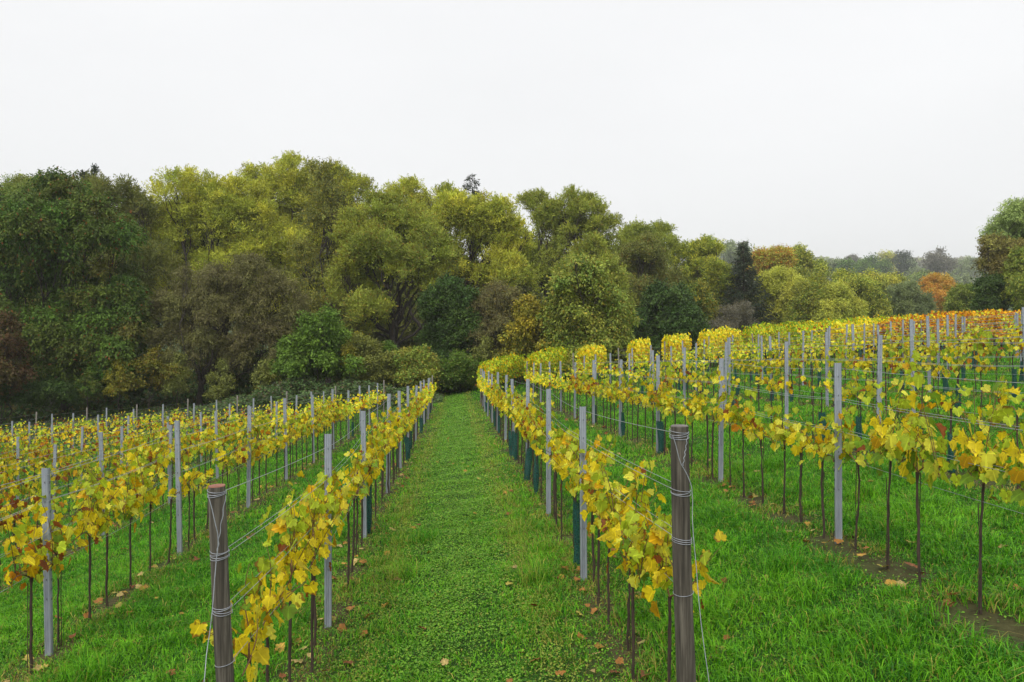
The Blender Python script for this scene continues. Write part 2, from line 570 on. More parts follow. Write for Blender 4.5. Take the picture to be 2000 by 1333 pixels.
# long tussocks
for (tx, ty, tn, th) in [(0.87, 8.7, 260, .26), (2.6, 9.2, 300, .28), (-2.5, 8.3, 260, .25), (3.2, 7.6, 320, .28), (-3.3, 7.4, 280, .28), (2.2, 6.9, 300, .27),
                         (-0.45, 11.2, 200, .2), (5.2, 9.8, 300, .27), (-2.2, 10.6, 240, .24), (5.0, 12.4, 240, .27), (1.15, 9.9, 200, .22), (-0.6, 9.6, 200, .2)]:
    x = tx + rng.normal(0, .10, tn); y = ty + rng.normal(0, .10, tn)
    V, Q, T, c = blades(x, y, th * rng.uniform(.6, 1.2, tn), np.full(tn, .006), grass_color(x, y, tn), 1.3)
    gb.V.append(V); gb.F[4].append(Q + gb.n); gb.F[3].append(T + gb.n); gb.n += len(V)
    gb.C[4].append(c); gb.C[3].append(c)
tag(gb.obj('grass', M_grass), 'fresh green grass growing between and under the vine rows', 'grass', kind='stuff')

# clover and small weeds in the lane
cb = MB()
for n, y0, y1, s, fi_, fo_ in ((170000, 5.6, 19, 0.016, .1, 8), (90000, 11, 36, 0.024, 8, 10), (30000, 26, 56, 0.040, 10, 8)):
    y = np.sqrt(rng.uniform(y0 ** 2, y1 ** 2, n)); x = rng.normal(0.05, 0.62, n)
    far = rng.random(n) < 0.30
    x2, y2 = scatter(n, y0, y1)
    x = np.where(far, x2, x); y = np.where(far, y2, y)
    pn = vnoise(x, y, 0.8, 31)
    k = (rng.random(n) < np.clip((y1 - y) / fo_, 0, 1)) & (rng.random(n) < np.clip((y - y0) / fi_, 0, 1))
    k &= (rng.random(n) < np.clip(0.75 + 0.7 * pn, 0.1, 1)) & in_view(x, y, ground(x, y), 60)
    x, y = x[k], y[k]; m = len(x)
    hh = (0.035 + 0.035 * np.clip(vnoise(x, y, .55, 8), -0.6, 1)) * rng.uniform(0.3, 1.3, m) * (s / 0.016) ** 0.5
    C = np.stack([x, y, ground(x, y) + hh], -1)
    D = rand_dirs(m) * np.array([1, 1, .35])
    N = rand_dirs(m) * 0.45 + np.array([0, 0, 1])
    t = rng.random((m, 1))
    c = (np.array([0.080, 0.25, 0.016]) * (1 - t) + np.array([0.26, 0.49, 0.040]) * t) * rng.uniform(.8, 1.2, (m, 1))
    yl = (rng.random(m) < 0.05 + 0.5 * np.exp(-((np.abs(x) - 0.8) / 0.22) ** 2))[:, None]
    c = np.where(yl, np.array([0.34, 0.38, 0.06]), c)
    V, F = diamonds(C, D, N, s * rng.uniform(1.0, 1.9, m), s * rng.uniform(0.9, 1.5, m), 0.12)
    cb.add(V, F, c)
tag(cb.obj('clover', M_grass), 'low clover and small broad leaved weeds carpeting the middle of the lane', 'clover', kind='stuff')

# ------------------------------------------------------------------ leaf shapes of the vine
def vine_outline():
    # palmate, five blunt lobes, toothed; stalk at origin, tip toward +Y
    pts = [(0.0, 0.04), (0.10, -0.13), (0.29, -0.17), (0.45, -0.03), (0.43, 0.13), (0.58, 0.30), (0.52, 0.49), (0.36, 0.53),
           (0.33, 0.75), (0.14, 0.82), (0.0, 1.0)]
    L = [(-x, y) for x, y in pts[1:-1]][::-1]
    return np.array(pts + L)


VO = vine_outline()


def vine_leaves(mb, C, D, N, S, colr, lod=0):
    """C centre of stalk end, D tip direction, N face normal, S size"""
    D = unit(D); X = unit(np.cross(D, N)); Nn = np.cross(X, D)
    n = len(C)
    S = S[:, None]
    if lod == 0:
        o = VO
        ncup = rng.uniform(-0.5, 0.95, n)[:, None, None]
        px = o[None, :, 0:1]; py = o[None, :, 1:2]
        rip = 0.09 * np.sin(np.arange(len(o)) * 2.3)[None, :, None] * rng.uniform(-1, 1.3, (n, 1, 1))
        droop = rng.uniform(-0.1, 0.8, n)[:, None, None]
        hgt = ncup * (np.abs(px) ** 1.5) * 0.8 + rip - droop * py ** 2 * 0.5
        W = C[:, None, :] + S[:, :, None] * (X[:, None, :] * px + D[:, None, :] * py + Nn[:, None, :] * hgt)
        ctr = C[:, None, :] + S[:, :, None] * (D[:, None, :] * 0.38 - Nn[:, None, :] * 0.05)
        V = np.concatenate([W, ctr], 1)
        k = len(o)
        idx = np.arange(k)
        tri = np.stack([idx, (idx + 1) % k, np.full(k, k)], -1)
        F = (np.arange(n)[:, None, None] * (k + 1) + tri[None]).reshape(-1, 3)
        mb.add(V.reshape(-1, 3), F, np.repeat(colr, k, axis=0))
        E = np.concatenate([np.concatenate([o, np.ones((k, 1))], 1), [[0, .38, 0]]], 0)
        mb.E.append(np.tile(E, (n, 1)))
    else:
        q = np.array([(0, -.08), (.50, .08), (.46, .6), (0, .98), (-.46, .6), (-.50, .08)])
        px = q[None, :, 0:1]; py = q[None, :, 1:2]
        cup = rng.uniform(-0.2, 0.5, n)[:, None, None]
        W = C[:, None, :] + S[:, :, None] * (X[:, None, :] * px + D[:, None, :] * py + Nn[:, None, :] * cup * np.abs(px))
        b = np.arange(n)[:, None, None] * 6
        F = (b + np.array([[[0, 1, 2, 3], [0, 3, 4, 5]]])).reshape(-1, 4)
        mb.add(W.reshape(-1, 3), F, np.repeat(colr, 2, axis=0))


VC = {'yellow': np.array([0.80, 0.64, 0.018]), 'lemon': np.array([0.78, 0.75, 0.07]), 'lime': np.array([0.46, 0.57, 0.030]),
      'green': np.array([0.21, 0.36, 0.025]), 'orange': np.array([0.58, 0.24, 0.012]), 'rust': np.array([0.28, 0.085, 0.018]),
      'amber': np.array([0.72, 0.42, 0.010])}
MIXES = {
    'yellow': dict(yellow=.44, lemon=.22, lime=.19, green=.045, orange=.015, rust=.022, amber=.05),
    'green': dict(yellow=.26, lemon=.20, lime=.36, green=.12, orange=.015, rust=.03, amber=.015),
    'rusty': dict(yellow=.32, lemon=.08, lime=.14, green=.07, orange=.12, rust=.15, amber=.12),
    'orange': dict(yellow=.16, lemon=.02, lime=.08, green=.05, orange=.34, rust=.12, amber=.25),
    'dense': dict(yellow=.22, lemon=.04, lime=.38, green=.24, orange=.04, rust=.03, amber=.05),
}


def pick_cols(mixname, n, hgt=None):
    m = MIXES[mixname]
    ks = list(m)
    p = np.array([m[k] for k in ks]); p = p / p.sum()
    ch = rng.choice(len(ks), n, p=p)
    c = np.array([VC[k] for k in ks])[ch]
    if hgt is not None:
        # younger leaves at the shoot tips stay greener
        g = (rng.random(n) < np.clip((hgt - 1.15) * 0.9, 0, 0.6))
        c = np.where(g[:, None], VC['lime'] * 0.85, c)
    return c * rng.uniform(0.75, 1.2, (n, 1))


def build_vine(mix, vigour, lod):
    """returns trunk, cane, foliage builders; row runs along local y"""
    tr, ca, fo = MB(), MB(), MB()
    n = 12
    zz = np.linspace(-0.06, 0.90, n)
    wob = np.cumsum(rng.normal(0, 0.0045, (n, 2)), axis=0)
    pts = np.column_stack([wob, zz])
    head = pts[-1]
    rad = np.linspace(0.0110, 0.009, n) * rng.uniform(.9, 1.25)
    rad *= rng.uniform(.85, 1.25, n)
    rad[-1] *= 1.6
    V, F = tube(pts, rad, 7 if lod == 0 else 4)
    tr.add(V, F)
    if lod == 0 and rng.random() < 0.6:      # thin planting rod tied to the stem
        q = np.array([[0.02, 0.015, -0.05], [0.012, 0.02, 0.5], [0.018, 0.012, rng.uniform(.75, 1.05)]])
        V, F = tube(q, 0.004, 5); tr.add(V, F)
    C = []; D = []; N = []; S = []
    ncane = 2 if vigour > 0.2 else 1
    starts = []
    for s in ((-1, 1) if ncane == 2 else (rng.choice([-1, 1]),)):
        ln = rng.uniform(0.22, 0.36)
        t = np.linspace(0, 1, 6)
        q = head + np.column_stack([0.03 * np.sin(t * 3) * rng.normal(), s * ln * t, 0.07 * np.sin(t * math.pi) + 0.02 * t])
        V, F = tube(q, np.linspace(0.007, 0.0045, 6), 5 if lod == 0 else 3)
        ca.add(V, F)
        starts += [q[k] for k in (1, 2, 3, 4, 5)]
    starts.append(head)
    nsh = max(1, int(round(len(starts) * (0.12 + 0.56 * vigour))))
    order = rng.permutation(len(starts))[:nsh]
    for k in order:
        p0 = starts[k]
        L = rng.uniform(0.22, 0.80) * (0.5 + 0.5 * vigour)
        if rng.random() < 0.10: L += 0.3
        m = 7
        t = np.linspace(0, 1, m)
        bx, by = rng.normal(0, 0.13), rng.normal(0, 0.14)
        bend = rng.uniform(0, 0.16) * rng.choice([-1, 1])
        q = p0 + np.column_stack([bx * t + bend * t * t, by * t, L * (t - 0.12 * t * t)])
        V, F = tube(q, np.linspace(0.0045, 0.002, m), 4 if lod == 0 else 3)
        ca.add(V, F)
        nl = int(L / (0.058 if lod == 0 else 0.10)) + 1
        for j in range(nl):
            u = (j + rng.random()) / nl
            p = np.array([np.interp(u, t, q[:, c_]) for c_ in range(3)])
            a = rng.uniform(0, 6.283)
            off = np.array([math.cos(a) * 1.15, math.sin(a), 0]) * rng.uniform(0.03, 0.11)
            C.append(p + off + np.array([0, 0, rng.uniform(-.03, .04)]))
            D.append(off * 4 + np.array([0, 0, -rng.uniform(0.2, 1.0)]) + rng.normal(0, .25, 3))
            N.append(off * 6 + np.array([0, 0, rng.uniform(0.1, 0.9)]) + rng.normal(0, .35, 3))
            S.append(rng.uniform(0.060, 0.128) * (1 - 0.45 * max(0, u - 0.55)))
    # hanging skirt around the canes
    for k in range(int((15 if lod == 0 else 8) * vigour)):
        p = starts[rng.integers(len(starts))]
        off = np.array([rng.normal(0, .08), rng.normal(0, .09), rng.uniform(-0.10, 0.22)])
        C.append(p + off); D.append(np.array([off[0] * 2, off[1] * 2, -1]) + rng.normal(0, .3, 3))
        N.append(np.array([np.sign(off[0]) * 1.0, 0, .3]) + rng.normal(0, .45, 3)); S.append(rng.uniform(.06, .12))
    C = np.array(C); D = np.array(D); N = np.array(N); S = np.array(S)
    if lod: S = S * 1.12
    vine_leaves(fo, C, D, N, S, pick_cols(mix, len(C), C[:, 2]), lod)
    return tr, ca, fo


def build_old_vine(mix):
    tr, fo = MB(), MB()
    zz = np.linspace(-0.05, 0.9, 6)
    pts = np.column_stack([np.cumsum(rng.normal(0, .025, (6, 2)), axis=0), zz])
    V, F = tube(pts, np.linspace(.05, .035, 6), 6); tr.add(V, F)
    for s in (-1, 1):
        q = pts[-1] + np.column_stack([np.zeros(3), np.linspace(0, s * .5, 3), [0, .1, .12]])
        V, F = tube(q, [.03, .022, .015], 5); tr.add(V, F)
    n = 620
    z = rng.beta(1.6, 1.5, n) * 1.6 + 0.8
    lim = 0.30 - 0.12 * np.clip((z - 1.9) / .5, 0, 1)
    a = rng.choice([-1, 1], n) * np.sqrt(rng.random(n)) * lim
    y = rng.uniform(-.62, .62, n)
    z = z + 0.12 * np.sin(y * 9 + rng.uniform(0, 6)) + rng.normal(0, .03, n)
    C = np.column_stack([a, y, z])
    D = np.column_stack([a * 2, rng.normal(0, .4, n), -rng.uniform(.3, 1.2, n)])
    N = np.column_stack([np.sign(a) * .8, np.zeros(n), np.full(n, .4)]) + rng.normal(0, .4, (n, 3))
    vine_leaves(fo, C, D, N, rng.uniform(.11, .17, n), pick_cols(mix, n), 1)
    return tr, fo


# ------------------------------------------------------------------ row layout
def side_word(s): return 'left' if s == 'L' else 'right'


def rowphrase(key):
    s, k = key
    return f'{ordn(k)} row {side_word(s)} of the grass path'


def shortrow(key):
    s, k = key
    return f'{ordn(k)} row {side_word(s)} of path'


posts = {}       # key -> list of (y, x, height, wood)
for key, rx in ROWS_X.items():
    L = []
    ks = range(0, 11)
    for k in ks:
        y = Y0 + BAY * k + rng.uniform(-.14, .14)
        if key == ('R', 1) and k == 0: y = 8.52
        if key == ('L', 1) and k == 0: y = 8.15
        if key == ('R', 2) and k == 0: y = 8.14
        if key == ('L', 2) and k == 0: y = 8.14
        if k == 10: y = YEND
        px, py, d = to_px(rx, y, G(rx, y) + 1.0)
        if px < -130 or px > 2130: continue
        L.append([y, rx + rng.normal(0, .02), 1.90 + rng.uniform(-.07, .07), k == 10])
    posts[key] = L

# metal post: folded steel section with ridges and wire hooks
def post_mesh():
    mb = MB()
    prof = np.array([(-.036, .020), (-.036, -.006), (-.030, -.018), (-.020, -.018), (-.014, -.008), (-.005, -.008), (0, -.015), (.005, -.008), (.014, -.008),
                     (.020, -.018), (.030, -.018), (.036, -.006), (.036, .020), (.030, .020), (.031, -.004), (.026, -.012), (.022, -.012), (.016, -.003), (-.016, -.003),
                     (-.022, -.012), (-.026, -.012), (-.031, -.004), (-.030, .020)])
    n = len(prof)
    lo = np.column_stack([prof, np.full(n, -0.15)]); hi = np.column_stack([prof, np.full(n, 1.0)])
    V = np.concatenate([lo, hi])
    k = np.arange(n); k2 = (k + 1) % n
    mb.add(V, np.stack([k, k2, k2 + n, k + n], -1))
    mb.V.append(hi.astype(np.float32))
    f = (np.arange(n) + mb.n)[None, :]
    mb.F.setdefault(n, []).append(f); mb.C.setdefault(n, []).append(np.full((1, 3), .5)); mb.n += n
    return mb


pm = post_mesh().mesh('metal_post', M_metal)
hb = MB()
for q in range(13):
    z = 0.30 + q * 0.052
    for s in (-1, 1):
        c = np.array([s * .0385, 0.006, z])
        b = np.array([(-1, -1, -1), (1, -1, -1), (1, 1, -1), (-1, 1, -1), (-1, -1, 1), (1, -1, 1), (1, 1, 1), (-1, 1, 1)]) * np.array([.0035, .006, .006]) + c
        hb.add(b, [(0, 1, 2, 3), (4, 5, 6, 7), (0, 1, 5, 4), (2, 3, 7, 6), (1, 2, 6, 5), (0, 3, 7, 4)])
    # punched slot on the face
    if q % 2 == 0:
        c = np.array([0, -0.0158, z])
        b = np.array([(-1, -1, -1), (1, -1, -1), (1, 1, -1), (-1, 1, -1), (-1, -1, 1), (1, -1, 1), (1, 1, 1), (-1, 1, 1)]) * np.array([.003, .0012, .005]) + c
        hb.add(b, [(0, 1, 2, 3), (4, 5, 6, 7), (0, 1, 5, 4), (2, 3, 7, 6), (1, 2, 6, 5), (0, 3, 7, 4)])
pmn = post_mesh()
nmain = {k: sum(len(f) for f in pmn.F[k]) for k in pmn.F}
base_ = pmn.n
for v in hb.V: pmn.V.append(v)
for f in hb.F[4]: pmn.F[4].append(f + base_)
for c in hb.C[4]: pmn.C[4].append(c)
pmn.n += hb.n
pmn = pmn.mesh('metal_post', M_metal)
pmn.materials.append(M_hook)
for i_ in range(nmain[4], nmain[4] + sum(len(f) for f in hb.F[4])):
    pmn.polygons[i_].material_index = 1

wend = MB()
V, F = tube(np.array([[0, 0, -.1], [0, 0, 1.0], [0, 0, 1.0]]), [.04, .036, 0.0], 10); wend.add(V, F)
wendmesh = wend.mesh('wooden_post', M_barkpale)

firstview = {}
for key, L in posts.items():
    cnt = 0
    for p in L:
        y, x, h, wood = p
        z = G(x, y)
        px, py, d = to_px(x, y, z + h)
        vis = 2 < px < 1998
        if wood:
            o = mobj('wooden_post', wendmesh); o.scale = (1, 1, h * 1.04)
            o.rotation_euler = (R(-3 + random.uniform(-1, 1)), R(random.uniform(-1, 1)), 0)
            tag(o, f'pale thin wooden post at far end of {shortrow(key)}', 'end post', 'wooden posts at the far ends of the rows')
            o.location = (x, y, z)
            p.append(None)
            continue
        o = mobj('metal_post', pmn if d < 22 else pm)
        o.location = (x, y, z)
        o.scale = (1, 1, h)
        o.rotation_euler = (R(random.uniform(-1.6, 1.6)), R(random.uniform(-1.5, 1.5) * (.25 if d < 10 else 1)), R(random.uniform(-14, 14)))
        if vis: cnt += 1
        p.append(cnt if vis else None)
        if vis:
            lab = f'grey steel trellis post, {ordn(cnt)} nearest in the {rowphrase(key)}'
        else:
            lab = f'grey steel trellis post cut by the photo edge, {rowphrase(key)}'
        tag(o, lab, 'trellis post', 'steel trellis posts in the vine rows')

# ------------------------------------------------------------------ vines
variants = {}
for mix in ('yellow', 'green', 'rusty'):
    for q in range(9):
        vig = [0.75, 0.95, 0.6, 0.7, 0.4, 0.85, 0.5, 0.2, 0.04][q]
        tr, ca, fo = build_vine(mix, vig, 0)
        variants[(mix, q)] = (tr.mesh('trunk', M_vinewood, True), ca.mesh('cane', M_cane, True), fo.mesh('foliage', M_vine))
lodv = {}
for mix in ('yellow', 'green', 'rusty', 'orange'):
    for q in range(12):
        lodv[(mix, q)] = build_vine(mix, [1, .9, .8, .95, .6, .25, .5, .35, .2, .1, .3, .65][q], 1)

cand = []
for key, rx in ROWS_X.items():
    s, k = key
    start = 5.0 if key == ('L', 1) else 5.15
    y = start + rng.uniform(0, .3)
    nv = 0
    while y < YEND - .3:
        yy = y
        if key[0] == 'R' and k >= 3 and rng.random() < .22:
            y += .61
            continue
        # keep clear of the posts
        for p in posts[key]:
            if abs(p[0] - yy) < .17: yy = p[0] + (.2 if yy > p[0] else -.2)
        x = rx + rng.normal(0, .03)
        px, py, d = to_px(x, yy, G(x, yy) + 1.0)
        if -150 < px < 2150:
            cand.append((d, key, x, yy, px))
        y += 0.61 + rng.uniform(-.05, .05)
cand.sort(key=lambda c: c[0])
inframe = [c for c in cand if -20 < c[4] < 2020]
NIND = 296
ind = inframe[:NIND]
indset = set(id(c) for c in ind)
rest = [c for c in cand if id(c) not in indset]


def mix_for(key, y, px):
    s, k = key
    r = rng.random()
    if s == 'L':
        rusty = np.clip((k - 2) * 0.2, 0.15, .85)
        if px < 130: rusty = 0.85
        green = 0.25
    else:
        rusty = 0.16 + (0.25 if (k > 3 and y > 34) else 0) + np.clip((k - 6) * .12, 0, .5)
        green = 0.58 if k >= 2 else 0.16
    if r < rusty: return 'rusty'
    if r < rusty + green: return 'green'
    return 'yellow'


# per bay counting for labels
def bay_of(key, y):
    """(ordinal of metal post before, n) using posts in view"""
    b = None
    for p in posts[key]:
        if p[0] < y: b = p
    return b


ind_sorted = sorted(ind, key=lambda c: (c[1], c[3]))
baycount = {}
lookword = {'yellow': 'yellow', 'green': 'yellow-green', 'rusty': 'rust-spotted yellow'}
vines_info = []
guard_spots = []
for (d, key, x, y, px) in ind_sorted:
    mix = mix_for(key, y, px)
    pv = [.14, .13, .14, .13, .13, .11, .12, .06, .04]
    if key[0] == 'R' and key[1] >= 2:
        pv = [.08, .07, .12, .10, .17, .07, .19, .12, .08]
    if key[0] == 'R' and key[1] >= 3:
        pv = [.01, .01, .03, .03, .19, .02, .21, .28, .22]
    q = int(rng.choice(9, p=np.array(pv) / sum(pv)))
    if key == ('R', 1) and y < 8.4: q = int(rng.choice([0, 1, 5, 3]))
    if key == ('L', 2) and y < 10.5: q = int(rng.choice([0, 1, 5]))
    if key == ('L', 1) and y < 5.9: q = 6
    elif key == ('L', 1) and y < 8.6: q = int(rng.choice([0, 1, 5])); 
    if key in (('R', 1), ('L', 1)) and y < 11 : mix = 'yellow'
    if key == ('R', 2) and y < 7.4: q = int(rng.choice([1, 1, 5])); mix = 'green'
    if key == ('R', 2) and 8.3 < y < 15: q = int(rng.choice([0, 2, 3, 4, 6, 7, 4]))
    z = G(x, y)
    b = bay_of(key, y)
    bn = b[4] if b else None
    kk = (key, bn if bn else (b is not None and b[0]) or 0)
    baycount[kk] = baycount.get(kk, 0) + 1
    c = baycount[kk]
    w_ = lookword[mix] + ' vine'
    if q == 8: w_ = 'nearly leafless vine'
    elif q == 7: w_ = 'sparse ' + w_
    if bn:
        lab = f'{w_}, {ordn(c)} behind {ordn(bn)} steel post, {shortrow(key)}'
    else:
        lab = f'{w_}, {ordn(c)} vine before first steel post, {shortrow(key)}'
    o = empty('grapevine', (x, y, z), rng.choice([0, math.pi]) + R(rng.uniform(-6, 6)))
    tag(o, lab, 'grapevine', 'staked grapevines in the trellised rows')
    s_ = rng.uniform(.93, 1.07)
    if key == ('R', 2) and y < 7.4: s_ = 1.12
    if key == ('L', 1) and 5.9 < y < 8.6: s_ = 1.08
    o.scale = (1, 1, s_)
    t_, c_, f_ = variants[(mix, q)]
    for nm, me in (('trunk', t_), ('cane', c_), ('foliage', f_)):
        mobj(nm, me, o)
    vines_info.append((key, x, y, z, bn, c, d))

# the remaining small distant vines as one mass
wood_b, leaf_b = MB(), MB()


def put(mbto, src, M3, T):
    base = mbto.n
    for v in src.V:
        mbto.V.append((v @ M3.T + T).astype(np.float32))
    for k in src.F:
        for f in src.F[k]: mbto.F.setdefault(k, []).append(f + base)
        for c in src.C[k]: mbto.C.setdefault(k, []).append(c)
    mbto.n += src.n


for (d, key, x, y, px) in rest:
    if d < 9: continue
    mix = mix_for(key, y, px)
    if mix == 'rusty' and key[0] == 'R' and key[1] > 6 and rng.random() < .6: mix = 'orange'
    tr, ca, fo = lodv[(mix, int(rng.integers(9)) if (key[0] == 'L' or key[1] < 3) else int(rng.integers(5, 12)))]
    a = rng.choice([0, math.pi]) + rng.uniform(-.1, .1)
    M3 = np.array([[math.cos(a), -math.sin(a), 0], [math.sin(a), math.cos(a), 0], [0, 0, rng.uniform(.94, 1.08)]])
    T = np.array([x, y, G(x, y)])
    put(wood_b, tr, M3, T); put(wood_b, ca, M3, T); put(leaf_b, fo, M3, T)
dv = leaf_b.obj('distant_grapevines', M_vine)
tag(dv, 'small far vines filling the distant ends of the rows', 'grapevines', kind='stuff')
tag(wood_b.obj('vine_stems', M_vinewood, dv, True), kind='stuff')

# ------------------------------------------------------------------ old dense vine block beyond
oldm = {}
for mix in ('dense', 'orange', 'yellow'):
    for q in range(4):
        a, b = build_old_vine(mix)
        oldm[(mix, q)] = (a.mesh('trunk', M_vinewood, True), b.mesh('foliage', M_vine))
OLD = []   # (x0, d0, x1, d1, mix)
OLD += [(947, 47, 1016, 57, 'dense'), (1040, 47, 1112, 57, 'dense'), (1142, 47, 1170, 50, 'yellow'), (1240, 47, 1258, 49, 'yellow'),
        (1308, 47, 1336, 50, 'yellow'), (1378, 47, 1436, 54, 'yellow'), (1462, 48, 1545, 58, 'dense'), (1550, 48, 1632, 57, 'dense'),
        (1636, 48, 1716, 56, 'dense'), (1560, 44.5, 1630, 48, 'dense'), (1640, 44, 1715, 50, 'yellow'), (1730, 43.5, 1800, 49, 'orange'), (1720, 50, 1800, 58, 'dense'),
        (1806, 43, 1880, 49, 'orange'), (1884, 42.5, 1950, 48, 'orange'), (1945, 42, 2020, 48, 'orange'), (1830, 50, 1920, 58, 'orange'), (1925, 50, 2020, 57, 'orange')]
for r_, (xa, da, xb, db, mix) in enumerate(OLD):
    ax, ay = P(xa, da); bx, by = P(xb, db)
    ln = math.hypot(bx - ax, by - ay)
    n = max(2, int(round(ln / 1.05)) + 1)
    ang = math.atan2(by - ay, bx - ax) - math.pi / 2
    colw = {'dense': 'yellow-green', 'orange': 'orange', 'yellow': 'golden yellow'}[mix]
    near = da < 46
    for j in range(n):
        t = j / (n - 1)
        x, y = ax + (bx - ax) * t, ay + (by - ay) * t
        o = empty('old_grapevine', (x, y, G(x, y)), ang + (math.pi if rng.random() < .5 else 0))
        o.scale = (1.0, 1.0, rng.uniform(0.9, 1.02) * (0.97 if not near else .93))
        rn = r_ + 1
        tag(o, f'tall dense {colw} old vine, {ordn(j + 1)} from near end of {ordn(rn)} hedge beyond the trellis', 'old vine',
            'old vines in the tall hedges beyond the trellised rows')
        a, b = oldm[(mix, int(rng.integers(4)))]
        mobj('trunk', a, o); mobj('foliage', b, o)

# ------------------------------------------------------------------ wires
HTS = [(0.91, 'lowest'), (1.20, 'second lowest'), (1.52, 'second highest'), (1.85, 'top')]
for key, L in posts.items():
    for h, nm in HTS:
        pts = []
        ys = [p for p in L]
        if key in (('L', 1), ('R', 1)):
            hk = ['lowest', 'second lowest', 'second highest', 'top'].index(nm)
            if key[0] == 'L':
                yy_ = [1296, 1190, 1082, 962][hk]; dd_ = 4.62; xx_ = 423 + 18 * (yy_ - 950) / 383 + 12
            else:
                yy_ = [1158, 1054, 960, 848][hk]; dd_ = 4.92; xx_ = 1326 + 13 * (yy_ - 833) / 500
            wx_, wy_ = P(xx_, dd_ + .03)
            pts.append((wx_ - (.04 if len([1]) and not nm.startswith('second') else 0), wy_, Z(yy_, dd_)))
        else:
            y_ = ys[0][0] - 3.2
            pts.append((ROWS_X[key], y_, G(ROWS_X[key], ys[0][0]) + h))
        for p in ys:
            pts.append((p[1], p[0], G(p[1], p[0]) + min(h, p[2] * .97)))
        fine = []
        for a, b in zip(pts[:-1], pts[1:]):
            a = np.array(a); b = np.array(b)
            for t in np.linspace(0, 1, 7)[:-1]:
                q = a + (b - a) * t
                q[2] -= 0.025 * 4 * t * (1 - t) * (1 + .5 * math.sin(a[1]))
                fine.append(q)
        fine.append(np.array(pts[-1]))
        fine = np.array(fine)
        mb = MB()
        offs = [-.032, .032] if nm.startswith('second') else [0.04]
        for k_, ox in enumerate(offs):
            q = fine.copy(); q[:, 0] += ox; q[:, 2] += 0.012 * k_
            V, F = tube(q, 0.0023, 4); mb.add(V, F)
        o = mb.obj('trellis_wire', M_wire)
        pre = 'pair of wires' if len(offs) == 2 else 'single wire'
        tag(o, f'{nm} {pre} strung along the {rowphrase(key)}', 'wire', 'trellis wires strung between the posts')

# ------------------------------------------------------------------ big wooden end posts of the two lane rows
def end_post(px_top, py_top, px_bot, d, width, topmat, label, spots, guy, sidew):
    tx, ty = P(px_top, d); tz = Z(py_top, d)
    bx, by = P(px_bot, d + .02)
    gz = G(bx, by)
    # axis continues to the ground through the photo's bottom edge
    zb = Z(1333, d)
    k = (gz - .25 - tz) / (zb - tz)
    ex, ey, ez = tx + (bx - tx) * k, ty + (by - ty) * k, gz - .25
    root = empty('end_post', (ex, ey, gz))
    tag(root, label, 'end post', 'thick wooden end posts at the near ends of the lane rows')
    o3 = np.array([ex, ey, gz])
    n = 24
    t = np.linspace(0, 1, n)
    base = np.array([ex, ey, ez]); top = np.array([tx, ty, tz])
    q = base + (top - base) * t[:, None] - o3
    q[:, 0] += 0.004 * np.sin(t * 7)
    rad = width * .5 * (1.1 - 0.12 * t) * (1 + .012 * np.sin(t * 23))
    V, F = tube(q, rad, 18)
    ang = np.tile(np.linspace(0, 6.283, 18, endpoint=False), n)
    ctr = np.repeat(q, 18, axis=0)
    V = ctr + (V - ctr) * (1 + 0.03 * np.sin(ang * 5) + .02 * np.sin(ang * 11 + 1))[:, None]
    mb = MB(); mb.add(V, F)
    mb.obj('shaft', M_wood, root, True)
    tb = MB()
    ring = V[-18:]
    c = ring.mean(axis=0)
    inner = c + (ring - c) * .93 + np.array([0, 0, .006])
    VV = np.concatenate([ring, inner, [c + np.array([0, 0, .005])]])
    k_ = np.arange(18); k2 = (k_ + 1) % 18
    tb.add(VV, np.stack([k_, k2, k2 + 18, k_ + 18], -1))
    tb.add(VV, np.stack([k_ + 18, k2 + 18, np.full(18, 36)], -1))
    tb.obj('top_face', topmat, root)
    axisdir = unit(top - base)
    for (py, turns) in spots:
        wb = MB()
        for s in range(turns):
            zc = Z(py, d) + (s - turns / 2) * .013
            f = (zc - ez) / (tz - ez)
            cc = base + (top - base) * f - o3
            a = np.linspace(0, 6.283 * 1.0, 26)
            rr = width * .5 * (1.1 - .12 * f) + .004
            ph = rng.uniform(-1, 1)
            ringp = cc + np.column_stack([np.cos(a) * rr, np.sin(a) * rr, .010 * np.sin(a + ph) + a * .0015])
            V2, F2 = tube(ringp, .0021, 5, ref=(0, 0, 1)); wb.add(V2, F2)
        wb.obj('wire_wrap', M_wire, root, True)
    gb_ = MB()
    for pts in guy:
        W = []
        for (gx_, gy_, gd) in pts:
            x_, y_ = P(gx_, gd); W.append((x_, y_, Z(gy_, gd)))
        W = np.array(W) - o3
        # end in the ground
        tt = np.linspace(0, len(W) - 1, 30)
        W2 = np.column_stack([np.interp(tt, np.arange(len(W)), W[:, c_]) for c_ in range(3)])
        W2[:, 0] += .003 * np.sin(np.arange(30) * 1.1)
        V2, F2 = tube(W2, .0027, 5); gb_.add(V2, F2)
        # stop at the ground
    gb_.obj('guy_wire', M_wire, root, True)
    return root


